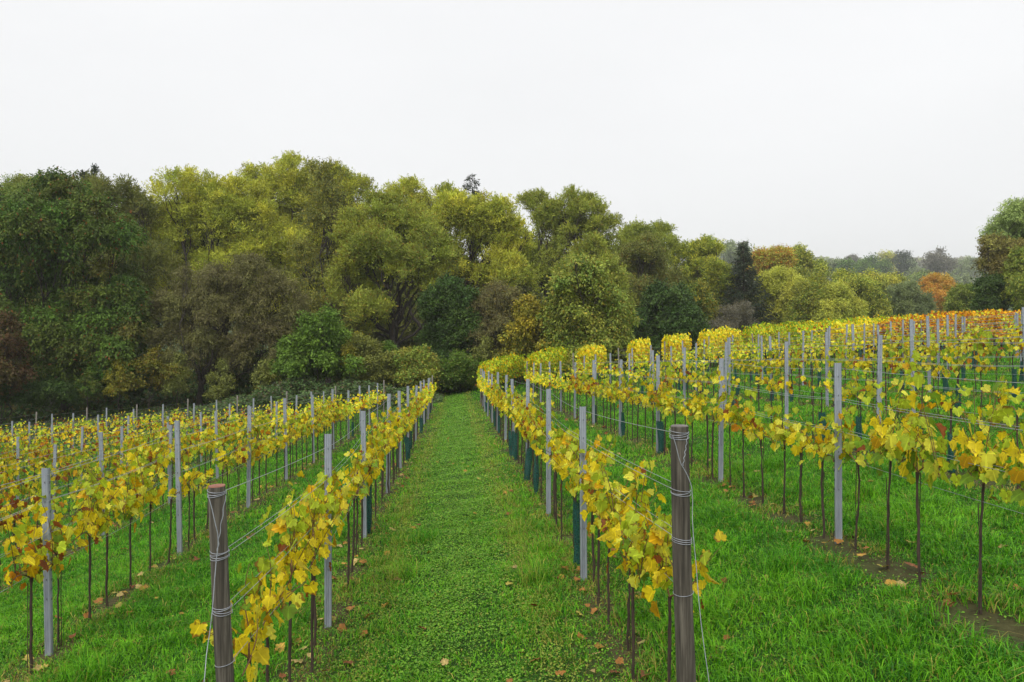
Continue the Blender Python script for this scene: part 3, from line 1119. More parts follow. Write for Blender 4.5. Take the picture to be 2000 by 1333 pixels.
DL, DR = 4.62, 4.92
end_post(423, 950, 441, DL, .098, M_woodtop, 'thick dark wooden end post with reddish sawn top left of the path',
         [(962, 3), (1082, 4), (1190, 4), (1296, 1)],
         [[(405, 965, DL - .09), (426, 1040, DL - .09), (424, 1090, DL - .10), (408, 1250, DL - .2), (396, 1345, DL - .3), (383, 1480, DL - .42), (372, 1640, DL - .52)],
          [(441, 968, DL - .08), (428, 1050, DL - .09), (422, 1100, DL - .10)]], 'left')
end_post(1326, 833, 1339, DR, .112, M_greytop, 'thick weathered wooden end post with grey top right of the path',
         [(848, 4), (960, 3), (1054, 3), (1158, 1)],
         [[(1313, 850, DR - .09), (1330, 905, DR - .09), (1352, 950, DR - .08), (1352, 1000, DR - .09), (1362, 1150, DR - .18), (1385, 1340, DR - .3), (1402, 1470, DR - .4)],
          [(1343, 852, DR - .08), (1334, 910, DR - .09)]], 'right')

# ------------------------------------------------------------------ green net guards round young vines
guards = [('L', 1, 718, .70), ('R', 1, 1133, .74), ('R', 1, 1050, .66), ('R', 1, 1033, .60), ('R', 1, 1010, .62), ('R', 1, 1004, .6), ('R', 1, 975, .55), ('R', 1, 968, .55), ('R', 1, 959, .5),
          ('R', 1, 951, .5), ('L', 1, 782, .6), ('L', 1, 793, .6), ('L', 1, 804, .6), ('L', 1, 820, .55), ('L', 1, 832, .55), ('L', 1, 840, .55),
          ('R', 2, 1213, .6), ('R', 2, 1290, .62), ('R', 2, 1160, .55)]
spots = []
for (s, k, px, h) in guards:
    rx = ROWS_X[(s, k)]
    off = (px - (1000 - FPX * math.tan(YAW)))
    y = rx * FPX / off / (math.cos(YAW) ** 0)
    spots.append((s, k, rx, y, h))
for k in range(3, 13):
    rx = ROWS_X[('R', k)]
    for p in posts[('R', k)]:
        for q in range(3):
            if rng.random() < (0.42 if k < 9 else .3):
                spots.append(('R', k, rx, p[0] + rng.uniform(.3, 3.3), rng.uniform(.52, .68)))
for k in range(2, 6):
    rx = ROWS_X[('L', k)]
    for p in posts[('L', k)][5:]:
        if rng.random() < .15:
            spots.append(('L', k, rx, p[0] + rng.uniform(.3, 3.3), .55))
gvar = []
for q in range(6):
    mb = MB()
    n = 9; t = np.linspace(0, 1, n); sd_ = 12
    a = np.linspace(0, 6.283, sd_, endpoint=False)
    V = []
    ph = rng.uniform(0, 6)
    for i_ in range(n):
        r1 = .066 * (1 + .12 * math.sin(t[i_] * 5 + ph)); r2 = .045 * (1 + .2 * math.sin(t[i_] * 7 + ph + 1))
        lx = .02 * math.sin(t[i_] * 3 + ph)
        for j_ in range(sd_):
            rr = 1 + .12 * math.sin(a[j_] * 3 + ph + t[i_] * 2)
            V.append((math.cos(a[j_]) * r1 * rr + lx, math.sin(a[j_]) * r2 * rr, t[i_] + (.03 * math.sin(a[j_] * 2 + ph) if i_ == n - 1 else 0)))
    i2 = np.arange(n - 1)[:, None] * sd_; j2 = np.arange(sd_)[None, :]; jj = (j2 + 1) % sd_
    F = np.stack([i2 + j2, i2 + jj, i2 + sd_ + jj, i2 + sd_ + j2], -1).reshape(-1, 4)
    mb.add(np.array(V), F)
    gvar.append(mb.mesh('net_guard', M_net, True))
gcount = {}
spots.sort(key=lambda s: (s[0], s[1], s[3]))
for (s, k, rx, y, h) in spots:
    if y > YEND - .4: continue
    # snap onto the nearest vine
    vs_ = [c for c in cand if c[1] == (s, k)]
    if not vs_: continue
    c = min(vs_, key=lambda c: abs(c[3] - y))
    if (s, k, round(c[3], 2)) in gcount: continue
    gcount[(s, k, round(c[3], 2))] = 1
    x, y = c[2], c[3]
    if not (0 < c[4] < 2000) or y < 8.7: continue
    gcount[(s, k)] = gcount.get((s, k), 0) + 1
    o = mobj('net_guard', gvar[int(rng.integers(6))])
    o.location = (x, y, G(x, y) + .02)
    o.scale = (1, 1, h)
    o.rotation_euler = (0, R(rng.uniform(-3, 3)), rng.uniform(0, 6.28))
    tag(o, f'dark green net sleeve, {ordn(min(18, gcount[(s, k)]))} nearest one in {shortrow((s, k))}', 'vine guard',
        'green net sleeves round vine stems')

# ------------------------------------------------------------------ fallen leaves
lb = MB()
n = 900
keyl = list(ROWS_X)
x = np.empty(n); y = rng.uniform(6.0, 26, n)
for i_ in range(n):
    if rng.random() < .72:
        rx = allx[np.argmin(np.abs(allx - y[i_] * rng.uniform(-.6, .75)))]
        x[i_] = rx + rng.normal(0, .28)
    else:
        x[i_] = y[i_] * rng.uniform(-.6, .75)
z = ground(x, y) + rng.uniform(.02, .07, n)
C = np.stack([x, y, z], -1)
cc = np.array([(0.55, .33, .05), (.45, .20, .04), (.30, .11, .03), (.60, .45, .16), (.5, .42, .08)])[rng.integers(0, 5, n)] * rng.uniform(.6, 1.1, (n, 1))
vine_leaves(lb, C, rand_dirs(n) * np.array([1, 1, .3]), rand_dirs(n) * .5 + np.array([0, 0, 1]), rng.uniform(.05, .10, n), cc * .95, 0)
tag(lb.obj('fallen_leaves', M_litter), 'dry orange and brown vine leaves lying scattered in the grass', 'fallen leaves', kind='stuff')

# ------------------------------------------------------------------ trees
PAL = {
    'willow':  [(0.40, 0.44, 0.052), (0.26, 0.315, 0.042), (0.52, 0.50, 0.052)],
    'willow2': [(0.28, 0.335, 0.050), (0.20, 0.245, 0.042), (0.36, 0.38, 0.048)],
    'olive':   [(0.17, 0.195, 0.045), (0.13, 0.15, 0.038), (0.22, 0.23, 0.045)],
    'brown':   [(0.155, 0.140, 0.058), (0.125, 0.108, 0.048), (0.17, 0.175, 0.055)],
    'cherry':  [(0.045, 0.110, 0.016), (0.080, 0.155, 0.020), (0.115, 0.115, 0.022)],
    'green':   [(0.085, 0.165, 0.020), (0.130, 0.21, 0.024), (0.070, 0.13, 0.020)],
    'dark':    [(0.046, 0.095, 0.020), (0.080, 0.13, 0.026), (0.040, 0.072, 0.018)],
    'yellow':  [(0.45, 0.47, 0.065), (0.34, 0.40, 0.060), (0.52, 0.48, 0.065)],
    'gold':    [(0.34, 0.28, 0.025), (0.24, 0.23, 0.028), (0.15, 0.18, 0.028)],
    'orange':  [(0.52, 0.27, 0.045), (0.44, 0.19, 0.038), (0.46, 0.37, 0.055)],
    'chestnut': [(0.20, 0.17, 0.042), (0.15, 0.12, 0.036), (0.22, 0.22, 0.045)],
    'walnut':  [(0.16, 0.24, 0.040), (0.21, 0.28, 0.042), (0.29, 0.29, 0.045)],
    'pale':    [(0.28, 0.38, 0.11), (0.22, 0.31, 0.085), (0.34, 0.42, 0.12)],
    'grey':    [(0.17, 0.16, 0.12), (0.145, 0.14, 0.10), (0.19, 0.18, 0.14)],
    'greygreen': [(0.20, 0.25, 0.11), (0.16, 0.20, 0.09), (0.24, 0.28, 0.11)],
    'rustred': [(0.10, 0.055, 0.026), (0.13, 0.07, 0.028), (0.07, 0.07, 0.025)],
    'spruce':  [(0.030, 0.052, 0.028), (0.042, 0.066, 0.032), (0.060, 0.064, 0.032)],
}


def crown_points(lobes, n, sub=15, subr=(.30, .50), fuzz=.30, up=.25, back=.5, clump=.3, mode='up'):
    """lobes: (cx,cy,cz,rx,ry,rz). returns points, outward dirs, clump id"""
    subs = []
    big = max(l[3] for l in lobes)
    for (cx, cy, cz, rx, ry, rz) in lobes:
        m = max(5, int(sub * 1.1 * (rng.uniform(.8, 1.2)) * (0.45 if rx < .5 * big else 1)))
        dd = rand_dirs(m)
        dd[:, 2] += up; dd = unit(dd)
        for q in dd:
            rr = rng.uniform(*subr)
            k = rng.uniform(.70, .98)
            subs.append((cx + q[0] * rx * k, cy + q[1] * ry * k, cz + q[2] * rz * k, rx * rr, ry * rr, rz * rr, q[1]))
        subs.append((cx, cy, cz + rz * .1, rx * .5, ry * .5, rz * .5, 0))
    subs = np.array(subs)
    wgt = (subs[:, 3] * subs[:, 5]) * np.where(subs[:, 6] > .4, back, 1.0)
    nc = max(60, n // 22)
    ntot = n
    n = nc
    idx = rng.choice(len(subs), n, p=wgt / wgt.sum())
    d = rand_dirs(n)
    d[:, 2] += 0.55; d = unit(d)
    rad = 1 - np.abs(rng.normal(0, fuzz * .8, n)) + rng.normal(0, .06, n)
    rad = np.clip(rad, .05, 1.25)
    S = subs[idx]
    Pc = S[:, :3] + d * S[:, 3:6] * rad[:, None]
    ci = rng.integers(0, nc, ntot)
    g = rng.normal(0, 1, (ntot, 3))
    # every clump is a leafy spray: leaves follow one twig that points outward
    zt = {'up': .55, 'droop': -.35}.get(mode, .1)
    T = unit(d * np.array([.9, .9, .6]) + np.array([0, 0, zt]) + rng.normal(0, .38, (nc, 3)))
    tl = clump * rng.uniform(2.2, 5.5, nc)
    wd = {'up': .42, 'droop': .62}.get(mode, .8) * clump
    u = rng.random(ntot)
    Pn = Pc[ci] + T[ci] * ((u - .35) * tl[ci])[:, None] + g * (wd * (1.05 - .6 * u))[:, None]
    Pn[:, 2] -= (u ** 2) * tl[ci] * (.18 if mode == 'up' else .10)
    return Pn, unit(d[ci] + .35 * unit(g)), idx[ci], subs, ci, nc, T[ci]


def limb(mb, a, b, r0, r1, bow=.12, sides=6, seg=8, sag=0.0):
    a = np.asarray(a, float); b = np.asarray(b, float)
    t = np.linspace(0, 1, seg)
    L = np.linalg.norm(b - a)
    off = rng.normal(0, bow * L, 3)
    q = a + (b - a) * t[:, None] + off * (np.sin(t * math.pi) * .6)[:, None]
    q[:, 2] += sag * L * np.sin(t * math.pi)
    q[1:-1] += rng.normal(0, .018 * L, (seg - 2, 3))
    V, F = tube(q, np.linspace(r0, r1, seg), sides)
    mb.add(V, F)
    return q


def leaf_cols(pal, idx, nsub, n, accent=None, accp=0.0):
    p = np.array(PAL[pal])
    wts = rng.random((nsub, 3)) ** 2.0
    wts /= wts.sum(axis=1, keepdims=True)
    base = wts @ p * rng.uniform(.85, 1.18, (nsub, 1))
    c = base[idx] * rng.uniform(.8, 1.2, (n, 1))
    if accent is not None and accp > 0:
        m = rng.random(n) < accp
        c[m] = np.array(accent) * rng.uniform(.7, 1.2, (m.sum(), 1))
    return c


def tree(name, label, cat, basepx, d, lobes, pal, n, leaf=(.30, .10), fork=.35, tr=.32, mode='up', accent=None, accp=0, bark=None, sub=15,
         fuzz=.30, group=None, depth=.85, lean=None, trunkless=False, subr=(.20, .40), twigs=0, limbs_extra=(), cboost=1.15):
    """lobes in photograph pixels (x, y, r[, ry]) at depth d"""
    bx, by = P(basepx, d)
    gz = G(bx, by)
    org = np.array([bx, by, gz])
    W = []
    m = d / FPX
    extra = []
    for l in lobes:
        for _ in range(3 if len(lobes) < 6 else 2):
            if l[2] < 12: continue
            a_ = rng.uniform(-.5, 3.64)
            rz_ = (l[3] if len(l) > 3 and l[3] else l[2])
            extra.append((l[0] + math.cos(a_) * l[2] * .85, l[1] - math.sin(a_) * rz_ * .6, l[2] * rng.uniform(.22, .42)))
    lobes = [(l[0], l[1], l[2] * .95, (l[3] if len(l) > 3 and l[3] else l[2]) * .95) for l in lobes] + extra
    for l in lobes:
        dd = d + rng.uniform(-3.4, 2.0) * d / 80
        x, y = P(l[0], dd)
        r = l[2] * m; rz = (l[3] if len(l) > 3 and l[3] else l[2]) * m
        W.append((x - bx, y - by, Z(l[1], dd) - gz, r, r * depth, rz))
    root = empty(name, tuple(org))
    tag(root, label, cat, group)
    n = int(n * (3.3 if d < 150 else 1.3))
    Pn, dirs, idx, subs, ci, nc, TT = crown_points(W, n, sub=sub, fuzz=fuzz, subr=subr, clump=leaf[0] * 1.0, mode=mode)
    leaf = (leaf[0] * .78, leaf[1] * .85)
    keep = Pn[:, 2] > .25
    Pn, dirs, idx, ci, TT = Pn[keep], dirs[keep], idx[keep], ci[keep], TT[keep]
    n = len(Pn)
    if mode == 'up':
        D = TT + rng.normal(0, .42, (n, 3))
    elif mode == 'droop':
        D = TT * .8 + np.array([0, 0, -.55]) + rng.normal(0, .45, (n, 3))
    else:
        D = dirs * .5 + rng.normal(0, .8, (n, 3))
    N = dirs * .9 + np.array([0, 0, .35]) + rng.normal(0, .65, (n, 3))
    sz = rng.uniform(.65, 1.25, n)
    V, F = diamonds(Pn, D, N, leaf[0] * sz, leaf[1] * sz, .12)
    mb = MB(); mb.add(V, F, leaf_cols(pal, idx, len(subs), n, accent, accp) * rng.uniform(.78, 1.25, (nc, 1))[ci] * cboost)
    mb.obj('crown', M_crown, root)
    # wood
    tb = MB()
    cen = np.array(W)[:, :3].mean(axis=0)
    lowz = min(l[2] - l[5] for l in W)
    topz = max(l[2] + l[5] for l in W)
    fz = max(.6, topz * fork) if not trunkless else .3
    f = np.array([cen[0] * fork * .8, cen[1] * .3, fz])
    if lean is not None:
        f = np.array([lean[0] * m, 0, lean[1] * m])
    q = limb(tb, (0, 0, -.3), f, tr, tr * .75, .03, 10, 7)
    # root flare
    tb.obj('trunk', bark or M_bark, root, True)
    br = MB()
    for l in W:
        if l[3] < 1.2 * (d / 75) and rng.random() < .5: continue
        c = np.array(l[:3])
        st = f if rng.random() < .6 else q[-2]
        rr = tr * .5 * min(1.0, .35 + l[3] / 6)
        g = limb(br, st, c - np.array([0, 0, l[5] * .25]), rr, rr * .35, .10, 7, 9, sag=-.06)
        e = g[-1]
        near = subs[np.argsort(np.linalg.norm(subs[:, :3] - c, axis=1))[:10]]
        for s_ in near:
            g2 = limb(br, g[rng.integers(5, 9)], s_[:3] + rand_dirs(1)[0] * s_[3] * .3, rr * .42, rr * .12, .10, 4, 6, sag=-.05)
            for _ in range(3):
                limb(br, g2[rng.integers(2, 6)], s_[:3] + rand_dirs(1)[0] * s_[3:6] * .95, rr * .15, rr * .05 + .006, .08, 3, 4)
    for (x0, y0, x1, y1, r_) in limbs_extra:
        a = np.array([*(np.array(P(x0, d - .8)) - org[:2]), Z(y0, d) - gz]); b = np.array([*(np.array(P(x1, d - 1.2)) - org[:2]), Z(y1, d) - gz])
        limb(br, a, b, r_, r_ * .4, .05, 7, 9)
    for _ in range(twigs):
        s_ = subs[rng.integers(len(subs))]
        a = s_[:3]
        b = a + np.array([rng.normal(0, .35), rng.normal(0, .3), 1.0]) * (s_[5] * rng.uniform(1.0, 1.75))
        limb(br, a, b, .022, .008, .05, 3, 5)
    br.obj('branch', bark or M_bark, root, True)
    return root


def spruce(label, px, d, ytop, ybot, halfw, n, sparse=1.0, pal='spruce'):
    bx, by = P(px, d); gz = G(bx, by)
    root = empty('spruce_tree', (bx, by, gz)); tag(root, label, 'spruce', None)
    m = d / FPX
    zt = Z(ytop, d) - gz; zb = max(.5, Z(ybot, d) - gz); hw = halfw * m
    tb = MB(); V, F = tube(np.array([[0, 0, -.3], [.05, 0, zt * .5], [0, 0, zt]]), [.28, .16, .02], 8); tb.add(V, F); tb.obj('trunk', M_bark, root, True)
    fo = MB(); br = MB()
    nb = int(n)
    for k in range(nb):
        t = (k + rng.random()) / nb
        z = zt - (zt - zb) * t ** .9
        L = hw * (0.10 + 0.95 * t ** .8) * rng.uniform(.6, 1.15)
        a = rng.uniform(0, 6.283)
        dr = np.array([math.cos(a), math.sin(a), 0])
        u = np.linspace(0, 1, 6)
        q = np.array([0, 0, z]) + dr * (u * L)[:, None] + np.array([0, 0, 1]) * (-0.28 * L * u + .30 * L * u ** 3)[:, None]
        V, F = tube(q, np.linspace(.035, .008, 6), 4); br.add(V, F)
        mnum = int(max(10, 42 * L * sparse))
        uu = rng.uniform(.1, 1.02, mnum)
        p = np.column_stack([np.interp(uu, u, q[:, c]) for c in range(3)])
        side = np.cross(dr, [0, 0, 1])
        p = p + side * (rng.normal(0, .22, mnum) * L * .5 * (1.1 - uu))[:, None] + np.array([0, 0, 1]) * (-np.abs(rng.normal(0, .22, mnum)))[:, None]
        D = dr * .8 + side * rng.normal(0, .6, (mnum, 1)) + np.array([0, 0, -.6]) + rng.normal(0, .3, (mnum, 3))
        V, F = diamonds(p, D, rand_dirs(mnum) + np.array([0, 0, .6]), rng.uniform(.25, .5, mnum), rng.uniform(.06, .13, mnum), .1)
        fo.add(V, F, np.array(PAL[pal])[rng.integers(0, 3, mnum)] * rng.uniform(.7, 1.3, (mnum, 1)))
    br.obj('branch', M_bark, root, True)
    fo.obj('crown', M_crown, root)
    return root


# --- front and middle belt, from left to right
tree('cherry_tree', 'big dark green tree with reddish leaf tips at the left edge', 'tree', 128, 60,
     [(120, 400, 52, 62), (60, 460, 75), (180, 470, 75), (20, 560, 90), (110, 560, 95), (205, 570, 70), (-20, 660, 80), (60, 660, 85), (150, 670, 85), (225, 680, 62), (130, 740, 60, 45), (30, 735, 60, 45), (225, 610, 55)],
     'cherry', 70000, (.30, .12), .3, .30, 'droop', (0.20, 0.07, 0.02), .025, sub=16, fuzz=.38)
tree('willow_tree', 'grey-olive tree crown rising behind the dark green tree on the left', 'tree', 262, 74,
     [(225, 400, 50), (260, 440, 55), (190, 380, 34), (285, 520, 55), (240, 520, 60), (262, 600, 50)], 'olive', 24000, (.26, .08), .4, .22, 'up', (.22, .17, .03), .04)
tree('willow_tree', 'broad bright yellow-green willow left of the tallest crown', 'tree', 430, 78,
     [(345, 385, 48), (400, 390, 52), (460, 410, 60), (505, 440, 48), (420, 470, 70), (340, 460, 60), (500, 520, 65), (560, 500, 50), (545, 580, 55), (440, 560, 70), (330, 560, 60)],
     'willow', 70000, (.27, .085), .35, .42, 'up', (.34, .27, .03), .05, sub=18)
tree('alder_tree', 'low brown twiggy dome shaped tree standing behind the left vines', 'tree', 386, 60,
     [(400, 560, 58, 48), (470, 545, 62, 46), (540, 590, 58, 55), (350, 610, 55, 50), (440, 620, 75, 60), (520, 670, 62, 55), (340, 680, 50, 50), (430, 700, 60, 45), (570, 640, 40)],
     'brown', 52000, (.20, .055), .22, .26, 'droop', (.16, .16, .035), .16, sub=20, fuzz=.45, twigs=30)
tree('willow_tree', 'tallest yellow-green willow crown at the top of the tree line', 'tree', 610, 92,
     [(575, 345, 42), (510, 360, 36), (540, 390, 50), (600, 400, 60), (655, 375, 48), (690, 385, 42), (480, 395, 34), (640, 450, 70), (560, 460, 60), (690, 460, 50), (610, 540, 70), (680, 560, 60)],
     'willow', 70000, (.30, .10), .4, .5, 'up', (.36, .28, .03), .05, sub=18)
tree('ash_tree', 'thinly leaved tree with bare upright twigs before the tallest willow', 'tree', 640, 70,
     [(640, 370, 42, 58), (650, 450, 60), (600, 520, 50), (690, 530, 55), (650, 600, 60), (615, 620, 50), (700, 620, 50)],
     'olive', 15000, (.24, .085), .3, .28, 'droop', (.30, .26, .03), .22, sub=18, fuzz=.5, twigs=90, subr=(.22, .4))
tree('willow_tree', 'domed willow with dark forked trunk left of the ivy covered tree', 'tree', 768, 66,
     [(742, 430, 58, 44), (795, 460, 56), (840, 500, 44), (700, 470, 50), (745, 510, 62), (805, 540, 50), (860, 520, 38), (690, 560, 52), (720, 610, 44)],
     'willow2', 46000, (.24, .075), .3, .42, 'up', (.32, .2, .03), .06, sub=18, limbs_extra=[(770, 690, 760, 590, .33), (765, 600, 720, 540, .2), (770, 600, 800, 530, .2), (770, 640, 820, 560, .16)])
tree('willow_tree', 'wide willow crown with leaning dark limbs behind the ivy covered tree', 'tree', 850, 80,
     [(800, 397, 38), (870, 405, 38), (760, 392, 28), (925, 425, 42), (975, 440, 42), (880, 460, 62), (950, 490, 60), (1000, 480, 36), (830, 440, 44), (1000, 550, 44), (930, 560, 55), (870, 545, 50)],
     'willow', 66000, (.27, .085), .38, .42, 'up', (.34, .22, .03), .05, sub=18, limbs_extra=[(850, 690, 900, 560, .34), (890, 570, 985, 470, .24), (885, 590, 890, 470, .2), (850, 680, 800, 600, .28)])
tree('ivy_tree', 'dark ivy covered trunk and crown in the middle of the wood', 'tree', 880, 63,
     [(880, 590, 42, 38), (905, 640, 44), (860, 660, 40), (880, 710, 48, 40), (925, 690, 36), (850, 600, 26)], 'dark', 30000, (.20, .15), .3, .3, 'any', (.07, .14, .03), .12, sub=22, fuzz=.3)
tree('alder_tree', 'small brown twiggy dome right of the ivy covered tree', 'tree', 985, 62,
     [(975, 600, 48, 42), (1010, 640, 42), (960, 650, 46), (1000, 690, 44)], 'brown', 26000, (.20, .06), .25, .2, 'droop', (.2, .15, .03), .12, sub=20, fuzz=.42, twigs=14)
tree('maple_tree', 'small golden yellow tree left of the walnut tree', 'tree', 1035, 60,
     [(1035, 610, 26), (1050, 645, 30), (1010, 660, 28), (1045, 690, 28), (1000, 700, 24)], 'gold', 13000, (.22, .13), .3, .13, 'droop', (.42, .32, .03), .2, sub=14, fuzz=.45)
tree('willow_tree', 'grey-green willow with pale bare limbs right of the spruce tip', 'tree', 1085, 86,
     [(1045, 410, 34), (1100, 415, 42), (1145, 420, 34), (1180, 455, 34), (1075, 460, 44), (1130, 480, 46), (1170, 510, 40), (1050, 520, 40), (1100, 550, 44)],
     'willow2', 44000, (.27, .085), .4, .34, 'up', (.30, .2, .03), .04, sub=18, limbs_extra=[(1072, 640, 1066, 560, .28), (1066, 570, 1050, 520, .18), (1080, 600, 1135, 500, .2), (1068, 500, 1062, 440, .07)])
tree('willow_tree', 'small round willow between the grey-green willow and walnut tree', 'tree', 1150, 76,
     [(1150, 500, 36), (1185, 540, 34), (1200, 590, 34), (1120, 540, 34)], 'willow2', 18000, (.25, .08), .35, .2, 'up', (.3, .2, .03), .07)
tree('walnut_tree', 'rounded green walnut tree with yellowing leaves above the vine ends', 'tree', 1150, 57,
     [(1148, 540, 30, 28), (1120, 575, 42), (1180, 590, 44), (1100, 620, 42), (1150, 640, 50), (1205, 640, 38), (1105, 675, 42), (1180, 690, 50), (1225, 690, 26), (1130, 710, 40, 30), (1135, 520, 18)],
     'walnut', 32000, (.30, .14), .3, .24, 'droop', (.34, .28, .04), .10, sub=16, fuzz=.42)
tree('willow_tree', 'grey-green willow with twin tops right of centre', 'tree', 1265, 98,
     [(1245, 470, 30), (1285, 465, 26), (1310, 480, 18), (1225, 500, 34), (1270, 510, 38)], 'willow2', 20000, (.30, .10), .4, .3, 'up', None, 0, sub=14, bark=None)
tree('oak_tree', 'olive-brown round tree between the twin topped willow and dark green tree', 'tree', 1270, 82,
     [(1250, 520, 44), (1300, 570, 40), (1230, 580, 42), (1200, 610, 34), (1285, 620, 36), (1265, 490, 26)], 'olive', 28000, (.27, .10), .35, .26, 'any', (.22, .15, .03), .1, sub=16)
tree('maple_tree', 'dark green tree low behind the vine ends right of centre', 'tree', 1310, 72,
     [(1300, 600, 40), (1335, 640, 40), (1270, 650, 44), (1310, 680, 40), (1260, 690, 36)], 'dark', 26000, (.28, .16), .3, .24, 'droop', (.06, .12, .03), .1, sub=16)
tree('willow_tree', 'fresh green and yellow willow left of the dark spruce', 'tree', 1380, 104,
     [(1340, 510, 34), (1380, 505, 36), (1405, 540, 30), (1350, 555, 38), (1400, 580, 32), (1330, 590, 26)], 'willow', 30000, (.30, .10), .4, .3, 'up', (.12, .19, .03), .3)
tree('maple_tree', 'small gold and green tree under the fresh green willow', 'tree', 1372, 84,
     [(1365, 585, 24, 30), (1385, 620, 26), (1360, 640, 28)], 'gold', 10000, (.27, .13), .3, .16, 'droop', (.09, .16, .03), .3)
tree('alder_tree', 'grey-brown twiggy bush just left of the yellow trees', 'tree', 1430, 80,
     [(1430, 620, 36, 32), (1450, 650, 32), (1400, 660, 34), (1425, 685, 30)], 'grey', 15000, (.22, .05), .2, .15, 'up', (.14, .12, .04), .25, fuzz=.45, twigs=12)
spruce('dark spruce standing between the green willow and yellow trees', 1452, 98, 470, 650, 64, 240, .8)
spruce('spruce tip peeking over the willows left of centre', 922, 96, 338, 450, 60, 70, .6, 'spruce')
spruce('dark spruce cut off at the left edge', -12, 82, 335, 560, 46, 180)
tree('cypress_tree', 'small dark twin tipped conifer above the left tree line', 'tree', 172, 95, [(163, 350, 4, 14), (184, 345, 4, 16), (168, 366, 5, 12), (182, 366, 5, 12)], 'spruce', 900, (.3, .1), .6, .2, 'up')
tree('lime_tree', 'pale hazy green crown behind the far left tree', 'tree', 60, 100, [(40, 385, 34), (80, 380, 30), (20, 410, 34), (110, 395, 30), (140, 385, 26), (60, 430, 50)], 'walnut', 18000, (.34, .14), .4, .3, 'any')
tree('beech_tree', 'rust brown shrub low at the left edge', 'shrub', -5, 54, [(5, 690, 42), (-30, 720, 46), (25, 740, 34), (10, 640, 22)], 'rustred', 12000, (.22, .1), .2, .12, 'droop', (.09, .09, .02), .2, trunkless=True)

# --- bushes and understorey
tree('hazel_bush', 'bright green leafy bush below the thinly leaved tree', 'bush', 620, 54,
     [(620, 650, 24, 26), (585, 685, 30), (645, 675, 34), (610, 715, 44, 28), (668, 712, 26), (562, 722, 24, 20), (640, 622, 14, 20), (600, 628, 10, 16)], 'green', 17000, (.26, .12), .15, .1, 'droop', (.14, .24, .03), .2, trunkless=True, fuzz=.4)
tree('thorn_bush', 'dull olive bush right of the bright green bush', 'bush', 712, 56,
     [(705, 695, 36, 30), (735, 720, 34, 28), (690, 725, 32, 26)], 'olive', 13000, (.18, .11), .15, .08, 'any', (.2, .2, .03), .18, trunkless=True)
tree('thorn_bush', 'yellow-green bush with red twigs at the path end', 'bush', 795, 55,
     [(790, 718, 34, 26), (820, 712, 26, 24), (770, 740, 28, 20), (810, 742, 30, 18)], 'walnut', 13000, (.18, .11), .15, .08, 'any', (.25, .2, .03), .2, trunkless=True)
tree('thorn_bush', 'dark green bush closing the far end of the grass path', 'bush', 902, 57,
     [(895, 722, 32, 28), (925, 730, 26, 26), (870, 735, 24, 20), (905, 748, 36, 16)], 'green', 14000, (.17, .11), .15, .08, 'any', (.14, .16, .03), .2, trunkless=True)
tree('thorn_bush', 'small ivy green bush between the two path end bushes', 'bush', 850, 59,
     [(850, 720, 22, 26), (845, 745, 22, 18)], 'dark', 8000, (.17, .12), .15, .08, 'any', (.07, .13, .03), .2, trunkless=True)
tree('thorn_bush', 'dark shrub behind the golden vine hedge tips', 'bush', 980, 62,
     [(965, 715, 34), (1005, 730, 34), (1060, 735, 34), (1110, 735, 30)], 'olive', 14000, (.2, .12), .15, .08, 'any', None, 0, trunkless=True)
tree('maple_sapling', 'little amber leaved tree between the trunks on the left', 'tree', 290, 56,
     [(290, 715, 24, 16), (320, 745, 22, 12), (255, 745, 22, 12), (300, 690, 14, 10), (340, 725, 16, 8)], 'gold', 1500, (.2, .12), .3, .07, 'droop', (.3, .2, .03), .12, fuzz=.5, cboost=.7)
tree('hazel_bush', 'dark scrub at the foot of the left trees', 'bush', 60, 55,
     [(40, 775, 46, 18), (95, 770, 40, 18), (0, 770, 40, 20)], 'dark', 7000, (.2, .11), .15, .08, 'any', None, 0, trunkless=True, fuzz=.45)
tree('hazel_bush', 'dark scrub left of the brown tree trunk', 'bush', 210, 66,
     [(200, 740, 50, 36), (260, 735, 45, 36), (320, 735, 45, 32), (140, 740, 45, 34)], 'dark', 14000, (.25, .13), .15, .08, 'any', (.10, .11, .03), .3, trunkless=True, fuzz=.45)
tree('hazel_bush', 'dark scrub right of the brown tree trunk', 'bush', 470, 68,
     [(440, 735, 45, 34), (500, 730, 45, 36), (560, 730, 45, 32)], 'dark', 14000, (.25, .13), .15, .08, 'any', (.10, .11, .03), .3, trunkless=True, fuzz=.45)

sap = [(345, 57, 690, 'olive', 'thin brown sapling left of the brown dome tree trunk'), (430, 57, 705, 'olive', 'thin olive sapling right of the brown dome tree trunk'),
       (520, 55, 700, 'olive', 'thin olive sapling left of the bright green bush'), (690, 56, 650, 'gold', 'thin gold sapling behind the dull olive bush'),
       (755, 58, 668, 'green', 'thin green sapling between the two olive path end bushes'), (835, 57, 690, 'walnut', 'thin sapling above the small ivy green bush'),
       (945, 59, 660, 'olive', 'thin olive sapling right of the path end bush'), (170, 56, 720, 'cherry', 'thin dark green sapling under the big dark green tree'),
       (232, 57, 700, 'gold', 'thin golden sapling right of the big dark green tree trunk')]
for (px_, d_, yt, pl, lab) in sap:
    tree('sapling', lab, 'sapling', px_, d_, [(px_ + 4, yt + 14, 10, 14), (px_ - 9, yt + 34, 13, 12), (px_ + 12, yt + 40, 13, 12), (px_ - 2, yt + 62, 17, 12)], pl, 1500, (.17, .09), .5, .05, 'droop',
         fuzz=.5, twigs=8)

